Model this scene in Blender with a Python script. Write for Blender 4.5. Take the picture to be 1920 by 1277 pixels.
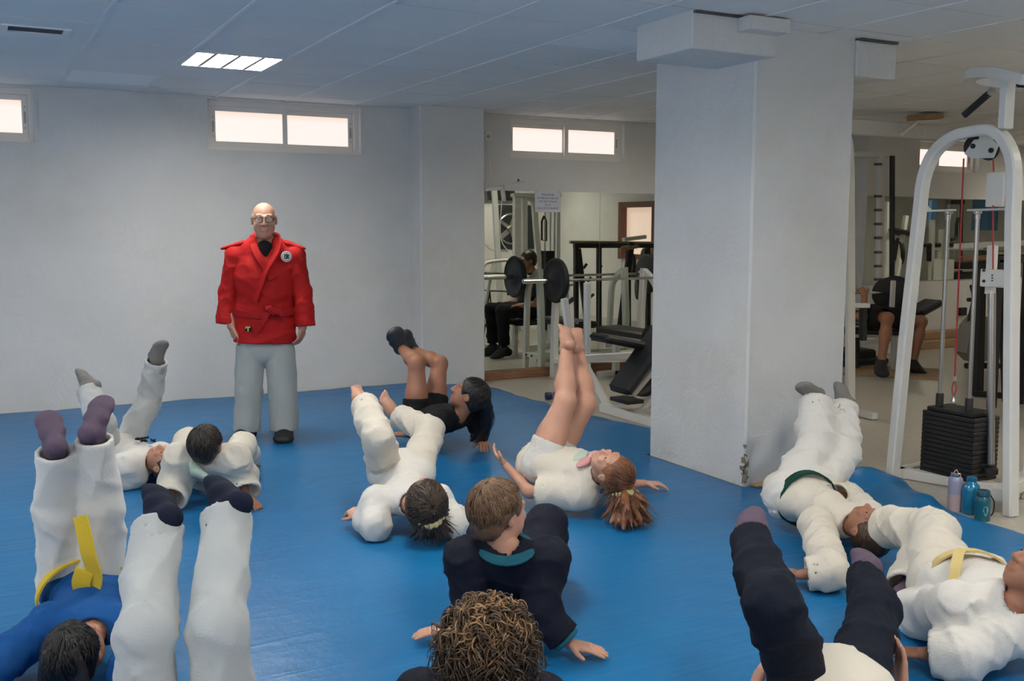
import bpy, bmesh, math, random
import numpy as np
from mathutils import Vector, Matrix
random.seed(7)
PI = math.pi
scn = bpy.context.scene
for o in list(bpy.data.objects):
    bpy.data.objects.remove(o)

# ------------------------------------------------------------ camera
F_PX, PITCH, ROLL, YAW, CAM_H = 1887.66, 0.1118, 0.0017, 0.4907, 1.4445
cy, sy, cp, sp = math.cos(YAW), math.sin(YAW), math.cos(PITCH), math.sin(PITCH)
FW = np.array([sy*cp, cy*cp, -sp]); R0 = np.array([cy, -sy, 0.0]); U0 = np.cross(R0, FW)
cr, sr = math.cos(ROLL), math.sin(ROLL)
RT = cr*R0 + sr*U0; UP = -sr*R0 + cr*U0
EYE = np.array([0, 0, CAM_H])
cam_data = bpy.data.cameras.new('camera'); cam = bpy.data.objects.new('camera', cam_data)
scn.collection.objects.link(cam); scn.camera = cam
cam_data.sensor_width = 36; cam_data.lens = F_PX/1920*36
cam_data.clip_start = 0.05
cam.matrix_world = Matrix(((RT[0], UP[0], -FW[0], 0), (RT[1], UP[1], -FW[1], 0), (RT[2], UP[2], -FW[2], CAM_H), (0, 0, 0, 1)))

# ------------------------------------------------------------ world, exposure
scn.view_settings.view_transform = 'Standard'; scn.view_settings.look = 'None'
scn.view_settings.gamma = 1; scn.view_settings.use_curve_mapping = False
scn.view_settings.exposure = 0.0
w = bpy.data.worlds.new('world'); scn.world = w; w.use_nodes = True
w.node_tree.nodes['Background'].inputs[0].default_value = (0.75, 0.85, 1, 1)
w.node_tree.nodes['Background'].inputs[1].default_value = 0.6
LAMP_MAT = 52.0      # ceiling panels over the mat
LAMP_GYM = 26.0      # ceiling panels over the gym floor
FRONT_E = 2.5        # added glowing panes behind the camera, to brighten fronts and ceiling
SIDE_E = 3.4         # added glowing panes in the left wall, cool fill light
PANE_E = .98        # frosted panes with daylight behind

# ------------------------------------------------------------ helpers
def ray(x, y): return FW + RT*((x-960)/F_PX) + UP*((638.5-y)/F_PX)
def P(x, y, X=None, Y=None, z=None, D=None):
    """a point of the photograph's place at a stated plane: X=, Y=, z= or distance D="""
    d = ray(x, y)
    t = X/d[0] if X is not None else Y/d[1] if Y is not None else (z-CAM_H)/d[2] if z is not None else D
    return EYE + d*t
def V(p): return Vector((float(p[0]), float(p[1]), float(p[2])))

MATS = {}
def mat(name, col, rough=.5, metal=0, bump=0, bscale=60, var=0, vscale=3, col2=None, sheen=0, trans=0, coat=0, sss=0, spec=.5, detail=6, stretch=None):
    if name in MATS: return MATS[name]
    m = bpy.data.materials.new(name); m.use_nodes = True; nt = m.node_tree; N = nt.nodes; L = nt.links
    b = N['Principled BSDF']
    c = tuple(col)+(1,)
    b.inputs['Base Color'].default_value = c; b.inputs['Roughness'].default_value = rough
    b.inputs['Metallic'].default_value = metal; b.inputs['Specular IOR Level'].default_value = spec
    if coat: b.inputs['Coat Weight'].default_value = coat; b.inputs['Coat Roughness'].default_value = .15
    if sheen: b.inputs['Sheen Weight'].default_value = sheen
    if trans: b.inputs['Transmission Weight'].default_value = trans
    if sss: b.inputs['Subsurface Weight'].default_value = sss; b.inputs['Subsurface Radius'].default_value = (.02, .008, .004)
    tc = N.new('ShaderNodeTexCoord'); src = tc.outputs['Object']
    if stretch:
        mp = N.new('ShaderNodeMapping'); mp.inputs['Scale'].default_value = stretch
        L.new(src, mp.inputs[0]); src = mp.outputs[0]
    if var or col2:
        n = N.new('ShaderNodeTexNoise'); n.inputs['Scale'].default_value = vscale; n.inputs['Detail'].default_value = detail
        L.new(src, n.inputs['Vector'])
        r = N.new('ShaderNodeMapRange'); r.inputs[1].default_value = .32; r.inputs[2].default_value = .68
        L.new(n.outputs['Fac'], r.inputs[0])
        mx = N.new('ShaderNodeMix'); mx.data_type = 'RGBA'
        c2 = tuple(col2)+(1,) if col2 else tuple(v*(1-var) for v in col)+(1,)
        mx.inputs[6].default_value = c; mx.inputs[7].default_value = c2
        L.new(r.outputs[0], mx.inputs[0]); L.new(mx.outputs[2], b.inputs['Base Color'])
    if bump:
        n = N.new('ShaderNodeTexNoise'); n.inputs['Scale'].default_value = bscale; n.inputs['Detail'].default_value = 4
        L.new(src, n.inputs['Vector'])
        bp = N.new('ShaderNodeBump'); bp.inputs['Strength'].default_value = bump; bp.inputs['Distance'].default_value = .01
        L.new(n.outputs['Fac'], bp.inputs['Height']); L.new(bp.outputs[0], b.inputs['Normal'])
    MATS[name] = m
    return m
def emis(name, col, s):
    if name in MATS: return MATS[name]
    m = bpy.data.materials.new(name); m.use_nodes = True; N = m.node_tree.nodes
    b = N['Principled BSDF']; b.inputs['Base Color'].default_value = (.9, .9, .9, 1)
    b.inputs['Emission Color'].default_value = tuple(col)+(1,); b.inputs['Emission Strength'].default_value = s
    MATS[name] = m; return m

def link(o, parent=None):
    scn.collection.objects.link(o)
    if parent is not None: o.parent = parent
    return o
def tag(o, label=None, cat=None, group=None, kind=None):
    if label: o['label'] = label
    if cat: o['category'] = cat
    if group: o['group'] = group
    if kind: o['kind'] = kind
    return o
def thing(name, label, cat, loc=(0, 0, 0), group=None, kind=None):
    o = bpy.data.objects.new(name, None); o.empty_display_size = .1
    scn.collection.objects.link(o); o.location = V(loc)
    return tag(o, label, cat, group, kind)

def frame(d, up=(0, 0, 1)):
    d = np.array(d, float); d /= np.linalg.norm(d)
    up = np.array(up, float)
    if abs(d@up) > .95*np.linalg.norm(up): up = np.array([0, 1.0, 0]) if abs(d[1]) < .9 else np.array([1.0, 0, 0])
    a = np.cross(up, d); a /= np.linalg.norm(a); b = np.cross(d, a)
    return a, b, d

class MB:
    """collects simple solids in world space, builds them as one mesh object"""
    def __init__(s): s.v = []; s.f = []; s.sm = []
    def add(s, vs, fs, smooth=False):
        n = len(s.v); s.v += [tuple(map(float, p)) for p in vs]; s.f += [tuple(i+n for i in f) for f in fs]; s.sm += [smooth]*len(fs)
    def box(s, a, b, ax=None, bev=0.0):
        """axis-aligned from corner a to corner b; with ax=(ux,uy,uz,origin) in that frame"""
        x0, y0, z0 = np.minimum(a, b); x1, y1, z1 = np.maximum(a, b)
        e = min(bev, (x1-x0)*.45, (y1-y0)*.45, (z1-z0)*.45)
        if e <= 0:
            vs = [(x, y, z) for z in (z0, z1) for y in (y0, y1) for x in (x0, x1)]
            fs = [(0, 2, 3, 1), (4, 5, 7, 6), (0, 1, 5, 4), (2, 6, 7, 3), (0, 4, 6, 2), (1, 3, 7, 5)]
        else:
            vs = []; fs = []
            for z, k in ((z0, e), (z0+e, 0), (z1-e, 0), (z1, e)):
                c = e+0
                X0, X1, Y0, Y1 = x0+k, x1-k, y0+k, y1-k
                vs += [(X0+c, Y0, z), (X1-c, Y0, z), (X1, Y0+c, z), (X1, Y1-c, z), (X1-c, Y1, z), (X0+c, Y1, z), (X0, Y1-c, z), (X0, Y0+c, z)]
            for l in range(3):
                for i in range(8): fs.append((l*8+i, l*8+(i+1) % 8, l*8+8+(i+1) % 8, l*8+8+i))
            fs.append(tuple(range(7, -1, -1))); fs.append(tuple(range(24, 32)))
        if ax is not None:
            ux, uy, uz, o = [np.array(q, float) for q in ax]
            vs = [tuple(o+ux*p[0]+uy*p[1]+uz*p[2]) for p in vs]
        s.add(vs, fs); return s
    def beam(s, p, q, w, h, up=(0, 0, 1), bev=.004):
        p = np.array(p, float); q = np.array(q, float); a, b, d = frame(q-p, up); L = np.linalg.norm(q-p)
        return s.box((-w/2, -h/2, 0), (w/2, h/2, L), (a, b, d, p), bev)
    def tube(s, pts, r, n=12, closed=False, cap=True, prof=None, up=(0, 0, 1), smooth=True):
        """sweep a circle (or closed profile prof) along pts; r a number or list"""
        pts = [np.array(p, float) for p in pts]; m = len(pts)
        rs = r if hasattr(r, '__len__') else [r]*m
        if prof is None: prof = [(math.cos(2*PI*i/n), math.sin(2*PI*i/n)) for i in range(n)]
        else: smooth = False
        k = len(prof); vs = []
        ref = None
        for i in range(m):
            if closed: t = pts[(i+1) % m]-pts[i-1]
            else: t = pts[min(i+1, m-1)]-pts[max(i-1, 0)]
            t = t/(np.linalg.norm(t)+1e-12)
            if ref is None: a, b, _ = frame(t, up)
            else:
                a = ref-t*(ref@t); a /= np.linalg.norm(a); b = np.cross(t, a)
            ref = a
            for (c, d) in prof: vs.append(pts[i]+rs[i]*(c*a+d*b))
        fs = []
        for i in range(m if closed else m-1):
            j = (i+1) % m
            for c in range(k): fs.append((i*k+c, i*k+(c+1) % k, j*k+(c+1) % k, j*k+c))
        if cap and not closed: fs.append(tuple(range(k-1, -1, -1))); fs.append(tuple((m-1)*k+c for c in range(k)))
        s.add(vs, fs, smooth); return s
    def lathe(s, o, axis, prof, n=24, up=(0, 0, 1)):
        """prof = [(height along axis, radius)...]"""
        a, b, d = frame(axis, up); o = np.array(o, float); vs = []; fs = []
        for (h, r) in prof:
            for i in range(n):
                t = 2*PI*i/n; vs.append(o+d*h+(a*math.cos(t)+b*math.sin(t))*max(r, 1e-4))
        for l in range(len(prof)-1):
            for i in range(n): fs.append((l*n+i, l*n+(i+1) % n, l*n+n+(i+1) % n, l*n+n+i))
        fs.append(tuple(range(n-1, -1, -1))); fs.append(tuple((len(prof)-1)*n+i for i in range(n)))
        s.add(vs, fs, True); return s
    def build(s, name, m, parent=None, kind=None, label=None, sharp=True):
        me = bpy.data.meshes.new(name); me.from_pydata(s.v, [], s.f)
        me.polygons.foreach_set('use_smooth', s.sm); me.materials.append(m); me.update()
        if sharp and any(s.sm): me.set_sharp_from_angle(angle=.7)
        o = bpy.data.objects.new(name, me); link(o)
        if parent is not None:
            par = V(world_of(parent)); me.transform(Matrix.Translation(-par)); o.parent = parent
        if kind: o['kind'] = kind
        if label: o['label'] = label
        return o
def world_of(o):
    p = Vector((0, 0, 0))
    while o is not None: p += o.location; o = o.parent
    return p

# ------------------------------------------------------------ materials of the place
M_WALL = mat('plaster', (.72, .715, .70), .75, bump=.35, bscale=9, var=.09, vscale=1.6, detail=8)
def plaster_extra(m):
    nt = m.node_tree; N = nt.nodes; L = nt.links; b = N['Principled BSDF']
    tc = N.new('ShaderNodeTexCoord')
    n = N.new('ShaderNodeTexNoise'); n.inputs['Scale'].default_value = 45; n.inputs['Detail'].default_value = 6; L.new(tc.outputs['Object'], n.inputs['Vector'])
    v = N.new('ShaderNodeTexNoise'); v.inputs['Scale'].default_value = 5; v.inputs['Detail'].default_value = 3; v.inputs['Distortion'].default_value = 1.5; L.new(tc.outputs['Object'], v.inputs['Vector'])
    a = N.new('ShaderNodeMath'); a.operation = 'MULTIPLY_ADD'; a.inputs[1].default_value = .35
    L.new(n.outputs['Fac'], a.inputs[0]); L.new(v.outputs['Fac'], a.inputs[2])
    bp = N.new('ShaderNodeBump'); bp.inputs['Strength'].default_value = .45; bp.inputs['Distance'].default_value = .02
    L.new(a.outputs[0], bp.inputs['Height']); L.new(bp.outputs[0], b.inputs['Normal'])
def plaster_stain(m):
    nt = m.node_tree; N = nt.nodes; L = nt.links; b = N['Principled BSDF']; old = b.inputs['Base Color'].links[0].from_socket
    tc = N.new('ShaderNodeTexCoord'); n = N.new('ShaderNodeTexNoise'); n.inputs['Scale'].default_value = 1.1; n.inputs['Detail'].default_value = 9; n.inputs['Roughness'].default_value = .65; L.new(tc.outputs['Object'], n.inputs['Vector'])
    r = N.new('ShaderNodeMapRange'); r.inputs[1].default_value = .52; r.inputs[2].default_value = .75; r.inputs[4].default_value = .55; L.new(n.outputs['Fac'], r.inputs[0])
    mx = N.new('ShaderNodeMix'); mx.data_type = 'RGBA'; mx.inputs[7].default_value = (.58, .54, .46, 1); L.new(r.outputs[0], mx.inputs[0]); L.new(old, mx.inputs[6]); L.new(mx.outputs[2], b.inputs['Base Color'])
plaster_extra(M_WALL); plaster_stain(M_WALL)
M_TILE = mat('ceiling_tile', (.85, .85, .83), .85, bump=.2, bscale=220, var=.05, vscale=2)
M_TILE2 = mat('ceiling_tile_newer', (.92, .92, .92), .85, bump=.2, bscale=220)
M_RUN = mat('runner_white', (.80, .80, .79), .5)
M_DARKGAP = mat('ceiling_void', (.10, .10, .10), .9)
M_GFLOOR = mat('gym_terrazzo', (.40, .37, .32), .35, bump=.05, bscale=20, col2=(.50, .46, .40), vscale=30)
M_FRAME = mat('window_frame_white', (.80, .77, .72), .35)
M_WHITE = mat('white_painted_steel', (.74, .73, .69), .35, bump=.05, bscale=30, var=.06, vscale=6)
M_STEEL = mat('brushed_steel', (.45, .44, .42), .3, 1)
M_CHROME = mat('chrome', (.7, .69, .66), .18, 1)
M_BLACK = mat('black_painted_steel', (.012, .012, .013), .4)
M_PAD = mat('black_vinyl_pad', (.016, .016, .018), .45, bump=.1, bscale=80)
M_RUBBER = mat('black_rubber', (.014, .014, .015), .6)
M_WOOD = mat('pine_board', (.33, .17, .09), .6, col2=(.22, .10, .05), vscale=6, stretch=(1, 8, 8), bump=.1)
M_PLY = mat('pale_plywood', (.42, .27, .14), .65, col2=(.34, .21, .11), vscale=5)
M_MIRROR = mat('mirror_glass', (.82, .86, .80), .012, 1)
M_RED = mat('red_cable', (.45, .03, .03), .4)

def mat_tarp():
    m = bpy.data.materials.new('blue_vinyl'); m.use_nodes = True; nt = m.node_tree; N = nt.nodes; L = nt.links; b = N['Principled BSDF']
    tc = N.new('ShaderNodeTexCoord'); src = tc.outputs['Object']
    n = N.new('ShaderNodeTexNoise'); n.inputs['Scale'].default_value = .8; n.inputs['Detail'].default_value = 7; n.inputs['Distortion'].default_value = .8; L.new(src, n.inputs['Vector'])
    mx = N.new('ShaderNodeMix'); mx.data_type = 'RGBA'
    mx.inputs[6].default_value = (.003, .118, .31, 1); mx.inputs[7].default_value = (.008, .155, .38, 1)
    L.new(n.outputs['Fac'], mx.inputs[0])
    # pale scuffs: stretched, sparse
    mp = N.new('ShaderNodeMapping'); mp.inputs['Scale'].default_value = (1.2, 16, 1); mp.inputs['Rotation'].default_value = (0, 0, .55); L.new(src, mp.inputs[0])
    s = N.new('ShaderNodeTexNoise'); s.inputs['Scale'].default_value = 1.7; s.inputs['Detail'].default_value = 9; s.inputs['Roughness'].default_value = .7; L.new(mp.outputs[0], s.inputs['Vector'])
    r = N.new('ShaderNodeMapRange'); r.inputs[1].default_value = .58; r.inputs[2].default_value = .80; r.inputs[4].default_value = .36; L.new(s.outputs['Fac'], r.inputs[0])
    mx2 = N.new('ShaderNodeMix'); mx2.data_type = 'RGBA'; mx2.inputs[7].default_value = (.16, .34, .58, 1)
    L.new(r.outputs[0], mx2.inputs[0]); L.new(mx.outputs[2], mx2.inputs[6]); L.new(mx2.outputs[2], b.inputs['Base Color'])
    rr = N.new('ShaderNodeMapRange'); rr.inputs[3].default_value = .26; rr.inputs[4].default_value = .42; L.new(n.outputs['Fac'], rr.inputs[0]); L.new(rr.outputs[0], b.inputs['Roughness'])
    bn = N.new('ShaderNodeTexNoise'); bn.inputs['Scale'].default_value = 7; bn.inputs['Detail'].default_value = 5; L.new(src, bn.inputs['Vector'])
    bp = N.new('ShaderNodeBump'); bp.inputs['Strength'].default_value = .25; bp.inputs['Distance'].default_value = .02; L.new(bn.outputs['Fac'], bp.inputs['Height'])
    rn = N.new('ShaderNodeTexNoise'); rn.noise_type = 'RIDGED_MULTIFRACTAL'; rn.inputs['Scale'].default_value = 1.3; rn.inputs['Detail'].default_value = 4; rn.inputs['Distortion'].default_value = .6; L.new(mp.outputs[0], rn.inputs['Vector'])
    b2 = N.new('ShaderNodeBump'); b2.inputs['Strength'].default_value = .12; b2.inputs['Distance'].default_value = .02; L.new(rn.outputs['Fac'], b2.inputs['Height']); L.new(bp.outputs[0], b2.inputs['Normal'])
    L.new(b2.outputs[0], b.inputs['Normal'])
    b.inputs['Specular IOR Level'].default_value = .35
    return m
M_TARP = mat_tarp()

# ------------------------------------------------------------ setting
YB = 8.65; ZC = 2.5164; ZF = -.03; GX0 = .658; GY0 = 5.896; SX = .594; SY = .6
def struct(name, mb, m, parent=None): return mb.build(name, m, parent, kind='structure' if parent is None else None)
struct('floor', MB().box((-3.7, -2.4, -.2), (19.2, 9.2, ZF)), M_GFLOOR)

# back wall with window openings
WINS = [(-.87, .497, 2.087, 2.50), (1.77, 3.125, 2.083, 2.497), (4.60, 5.94, 2.11, 2.497), (10.0, 11.385, 2.145, 2.50)]
wb = MB(); x = -3.7
for (a, b, z0, z1) in WINS:
    wb.box((x, YB, -.2), (a, YB+.25, 2.7)); wb.box((a, YB, -.2), (b, YB+.25, z0)); wb.box((a, YB, z1), (b, YB+.25, 2.7)); x = b
wb.box((x, YB, -.2), (19.2, YB+.25, 2.7))
struct('wall_back', wb, M_WALL)
SIDE = [(.2, 2.2), (3.2, 5.2)]      # openings added in the left wall for fill light, outside the frame
struct('wall_left', MB().box((-3.7, -2.4, -.2), (-3.5, YB, 1.0)).box((-3.7, -2.4, 2.3), (-3.5, YB, 2.7)).box((-3.7, -2.4, 1.0), (-3.5, SIDE[0][0], 2.3)).box((-3.7, SIDE[0][1], 1.0), (-3.5, SIDE[1][0], 2.3)).box((-3.7, SIDE[1][1], 1.0), (-3.5, YB, 2.3)), M_WALL)
struct('wall_front', MB().box((-3.7, -2.6, -.2), (5.2, -2.4, 1.0)).box((-3.7, -2.6, 2.3), (5.2, -2.4, 2.7)).box((-3.7, -2.6, 1.0), (-2.6, -2.4, 2.3)).box((-.2, -2.6, 1.0), (.8, -2.4, 2.3)).box((3.2, -2.6, 1.0), (5.2, -2.4, 2.3)), M_WALL)
FRONT = [(-2.6, -.2), (.8, 3.2)]  # openings added behind the camera for frontal fill light
struct('wall_gym_front', MB().box((5.2, 1.3, -.2), (9.4, 1.5, 2.7)).box((5.2, -2.6, -.2), (5.4, 1.3, 2.7)), M_WALL)
wr = MB()   # side wall of the gym with the brown window
wr.box((9.2, 1.5, -.2), (9.4, 3.75, 2.7)).box((9.2, 4.75, -.2), (9.4, 6.0, 2.7)).box((9.2, 3.75, -.2), (9.4, 4.75, .95)).box((9.2, 3.75, 1.85), (9.4, 4.75, 2.7))
struct('wall_gym_side', wr, M_WALL)
struct('wall_alcove', MB().box((9.4, 1.3, -.2), (19.2, 1.5, 2.7)), M_WALL)
struct('wall_right', MB().box((19.0, 1.5, -.2), (19.2, YB, 2.7)), M_WALL)
struct('wall_pilaster', MB().box((3.555, 8.388, -.2), (4.195, YB+.02, 2.53), bev=.012), M_WALL)
struct('wall_far_pilaster', MB().box((9.05, 8.36, -.2), (9.93, YB+.02, 2.53), bev=.012), M_WALL)

# pillar with the beam stubs that pass through it
pil = struct('wall_pillar', MB().box((3.76, 4.266, -.2), (4.50, 5.17, 2.53), bev=.012), M_WALL)
struct('beam', MB().box((3.215, 4.12, 2.335), (3.77, 4.60, 2.53), bev=.006), M_WALL, pil)
struct('beam', MB().box((3.50, 4.02, 2.44), (3.77, 4.14, 2.508), bev=.004), M_WALL, pil)
struct('beam', MB().box((4.49, 4.25, 2.305), (4.81, 4.75, 2.505), bev=.006), M_WALL, pil)
# shadow gaps where ceiling tiles were cut round the beams
MBg = MB().box((3.22, 4.10, 2.507), (3.72, 4.122, 2.5155)).box((4.50, 4.232, 2.504), (4.80, 4.25, 2.515))
MBg.build('cut_gap', M_DARKGAP, pil)
# broken plaster at the pillar's front corner: chips
chip = MB()
for i in range(26):
    z = .01+abs(random.gauss(0, .11)); s = random.uniform(.006, .022)*(1.3-z*2 if z < .4 else .5)
    c = np.array([3.762+random.uniform(0, .012), 4.268+random.uniform(-.004, .01), z])
    vs = [c+np.array([random.uniform(-1, 1), random.uniform(-1, 1), random.uniform(-1.4, 1.4)])*max(s, .004) for _ in range(6)]
    chip.add(vs, [(0, 1, 2), (0, 2, 3), (0, 3, 4), (0, 4, 1), (5, 2, 1), (5, 3, 2), (5, 4, 3), (5, 1, 4)])
cc = chip.build('chipped_plaster', mat('bare_mortar', (.30, .25, .19), .95, bump=.5, bscale=40), pil); cc['kind'] = 'stuff'

# ceiling: void slab, runners, cross bars, tiles
ceil = struct('ceiling', MB().box((-3.7, -2.6, 2.60), (19.2, 9.0, 2.8)), M_DARKGAP)
LAMPS = [(1, 1, 'mat'), (1, -4, 'mat'), (-4, -1, 'mat'), (1, -9, 'mat'), (-4, -7, 'mat'), (5, -8, 'mat'), (8, 1, 'gym'), (9, -6, 'gym'), (15, -3, 'gym'), (19, 2, 'gym'), (12, -6, 'gym'), (24, -3, 'gym'), (27, 1, 'gym')]
lampcells = {(i, j): k for i, j, k in LAMPS}
VENT = (-1, 0)
def seen(x, y, z=ZC):
    p = np.array([x, y, z])-EYE; d = p@FW
    if d < 1: return None
    return abs((p@RT)/d) < .545 and abs((p@UP)/d) < .37 and d
runner = MB(); cross = MB()
for i in range(-7, 31):
    x = GX0+i*SX
    mb = MB().box((x-.011, -2.4, ZC-.004), (x+.011, YB, ZC+.03))
    if i in range(-1, 21): mb.build('runner', M_RUN, ceil)
    else: runner.box((x-.011, -2.4, ZC-.004), (x+.011, YB, ZC+.03))
o = runner.build('runner', M_RUN, ceil); o['kind'] = 'stuff'
for j in range(-14, 6):
    y = GY0+j*SY
    if y > YB-.02: continue
    cross.box((-3.5, y-.009, ZC+.006), (19.0, y+.009, ZC+.03))
o = cross.build('cross_bar', mat('cross_grey', (.16, .16, .16), .7), ceil); o['kind'] = 'stuff'
tiles = []
for i in range(-7, 30):
    for j in range(-14, 5):
        x0 = GX0+i*SX; y0 = GY0+j*SY
        if y0 > YB-.05 or (i, j) in lampcells: continue
        y1 = min(y0+SY, YB-.002)
        s = seen(x0+.3, y0+.3); tiles.append((s if s else 99, i, j, x0, y0, y1))
tiles.sort(); rest = MB(); n = 0
for (s, i, j, x0, y0, y1) in tiles:
    dz = [random.uniform(0, .0035) for _ in range(4)]
    a, b, c, d = (x0+.012, y0+.005), (x0+SX-.012, y0+.005), (x0+SX-.012, y1-.005), (x0+.012, y1-.005)
    if (i, j) == VENT: continue
    vs = [(a[0], a[1], ZC+dz[0]), (b[0], b[1], ZC+dz[1]), (c[0], c[1], ZC+dz[2]), (d[0], d[1], ZC+dz[3])]+[(q[0], q[1], ZC+.02) for q in (a, b, c, d)]
    fs = [(0, 3, 2, 1), (4, 5, 6, 7), (0, 1, 5, 4), (1, 2, 6, 5), (2, 3, 7, 6), (3, 0, 4, 7)]
    if s < 99 and n < 290:
        t = MB(); t.add(vs, fs); t.build('ceiling_tile', M_TILE2 if (i, j) in ((0, 3), (4, -2)) else M_TILE, ceil); n += 1
    else: rest.add(vs, fs)
o = rest.build('ceiling_tile', M_TILE, ceil); o['kind'] = 'stuff'
# the tile with the air vent: tile with a slot
x0 = GX0+VENT[0]*SX; y0 = GY0+VENT[1]*SY
va, vb = (.195, 6.125), (.54, 6.37)
t = MB()
for q in (((x0+.012, y0+.011), (x0+SX-.012, va[1])), ((x0+.012, vb[1]), (x0+SX-.012, y0+SY-.011)), ((x0+.012, va[1]), (va[0], vb[1])), ((vb[0], va[1]), (x0+SX-.012, vb[1]))):
    t.box((q[0][0], q[0][1], ZC), (q[1][0], q[1][1], ZC+.02))
t.build('ceiling_tile', M_TILE, ceil)
vt = thing('ceiling_vent', 'white framed rectangular air vent with dark slats set in the blue-lit ceiling', 'vent', (.37, 6.25, ZC))
v = MB(); e = .035
v.box((va[0]+e, va[1], ZC-.007), (vb[0]-e, va[1]+.02, ZC+.014)).box((va[0]+e, vb[1]-.05, ZC-.007), (vb[0]-e, vb[1], ZC+.014)).box((va[0], va[1], ZC-.008), (va[0]+e, vb[1], ZC+.015)).box((vb[0]-e, va[1], ZC-.008), (vb[0], vb[1], ZC+.015))
v.build('vent_frame', M_RUN, vt)
MB().box((va[0], va[1], ZC+.03), (vb[0], vb[1], ZC+.035)).build('duct', mat('duct_dark', (.02, .03, .04), .8), vt)
for k in range(5):
    yy = va[1]+.035+k*.036
    MB().box((va[0]+e, yy, ZC+.0), (vb[0]-e, yy+.006, ZC+.02)).build('slat', mat('vent_slat', (.07, .10, .13), .5), vt)

# ceiling lamps
def lamp(i, j, kind):
    x0 = GX0+i*SX; y0 = GY0+j*SY; x1 = x0+SX; y1 = y0+SY
    lab = {(1, 1): 'lit square ceiling lamp with louvres above the man in red'}.get((i, j), 'square louvred ceiling lamp over the %s, out of view' % ('blue mat' if kind == 'mat' else 'gym machines'))
    t = thing('ceiling_lamp', lab, 'lamp', (x0+SX/2, y0+SY/2, ZC), group=None if (i, j) == (1, 1) else 'ceiling lamps over the %s outside the frame' % kind)
    e = .02; f = MB()
    f.box((x0+.012+e, y0+.012, ZC-.005), (x1-.012-e, y0+e+.012, ZC+.05)).box((x0+.012+e, y1-e-.012, ZC-.005), (x1-.012-e, y1-.012, ZC+.05)).box((x0+.012, y0+.012, ZC-.006), (x0+.012+e, y1-.012, ZC+.051)).box((x1-.012-e, y0+.012, ZC-.006), (x1-.012, y1-.012, ZC+.051))
    f.build('lamp_frame', M_RUN, t)
    s = LAMP_MAT if kind == 'mat' else LAMP_GYM
    MB().box((x0+.03, y0+.03, ZC+.045), (x1-.03, y1-.03, ZC+.055)).build('light_panel', emis('tubes_'+kind, (1, .94, .84) if kind == 'mat' else (1, .93, .78), s), t)
    for k in (1, 2, 3):
        xx = x0+SX*k/4; MB().box((xx-.012, y0+.035, ZC-.004), (xx+.012, y1-.035, ZC+.02)).build('louvre', mat('louvre_grey', (.30, .30, .29), .5), t)
for l in LAMPS: lamp(*l)

# windows
def pane_mat():
    m = bpy.data.materials.new('frosted_pane'); m.use_nodes = True; nt = m.node_tree; N = nt.nodes; L = nt.links; b = N['Principled BSDF']
    tc = N.new('ShaderNodeTexCoord'); src = tc.outputs['Object']
    n = N.new('ShaderNodeTexNoise'); n.inputs['Scale'].default_value = 55; n.inputs['Detail'].default_value = 3; L.new(src, n.inputs['Vector'])
    n2 = N.new('ShaderNodeTexNoise'); n2.inputs['Scale'].default_value = 2.2; n2.inputs['Detail'].default_value = 2; L.new(src, n2.inputs['Vector'])
    sx = N.new('ShaderNodeSeparateXYZ'); L.new(src, sx.inputs[0])
    g = N.new('ShaderNodeMapRange'); g.inputs[1].default_value = -.17; g.inputs[2].default_value = -.02; L.new(sx.outputs['Z'], g.inputs[0])    # the sill outside, seen blurred through the low part
    a = N.new('ShaderNodeMath'); a.operation = 'MULTIPLY_ADD'; a.inputs[1].default_value = .9; a.inputs[2].default_value = -.45; L.new(n.outputs['Fac'], a.inputs[0])
    a2 = N.new('ShaderNodeMath'); a2.operation = 'ADD'; L.new(a.outputs[0], a2.inputs[0]); L.new(g.outputs[0], a2.inputs[1])
    a3 = N.new('ShaderNodeMath'); a3.operation = 'ADD'; a3.use_clamp = True; L.new(a2.outputs[0], a3.inputs[0]); L.new(n2.outputs['Fac'], a3.inputs[1])
    mx = N.new('ShaderNodeMix'); mx.data_type = 'RGBA'; mx.inputs[6].default_value = (1, .55, .36, 1); mx.inputs[7].default_value = (1, .88, .82, 1)
    L.new(a3.outputs[0], mx.inputs[0]); g2 = N.new('ShaderNodeMapRange'); g2.inputs[1].default_value = .07; g2.inputs[2].default_value = .14; g2.inputs[4].default_value = .75; L.new(sx.outputs['Z'], g2.inputs[0])   # the soffit outside
    mx3 = N.new('ShaderNodeMix'); mx3.data_type = 'RGBA'; mx3.inputs[7].default_value = (.95, .60, .42, 1); L.new(g2.outputs[0], mx3.inputs[0]); L.new(mx.outputs[2], mx3.inputs[6])
    L.new(mx3.outputs[2], b.inputs['Emission Color']); b.inputs['Emission Strength'].default_value = PANE_E
    b.inputs['Base Color'].default_value = (.25, .22, .2, 1); b.inputs['Roughness'].default_value = .3
    return m
M_PANE = pane_mat()
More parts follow.
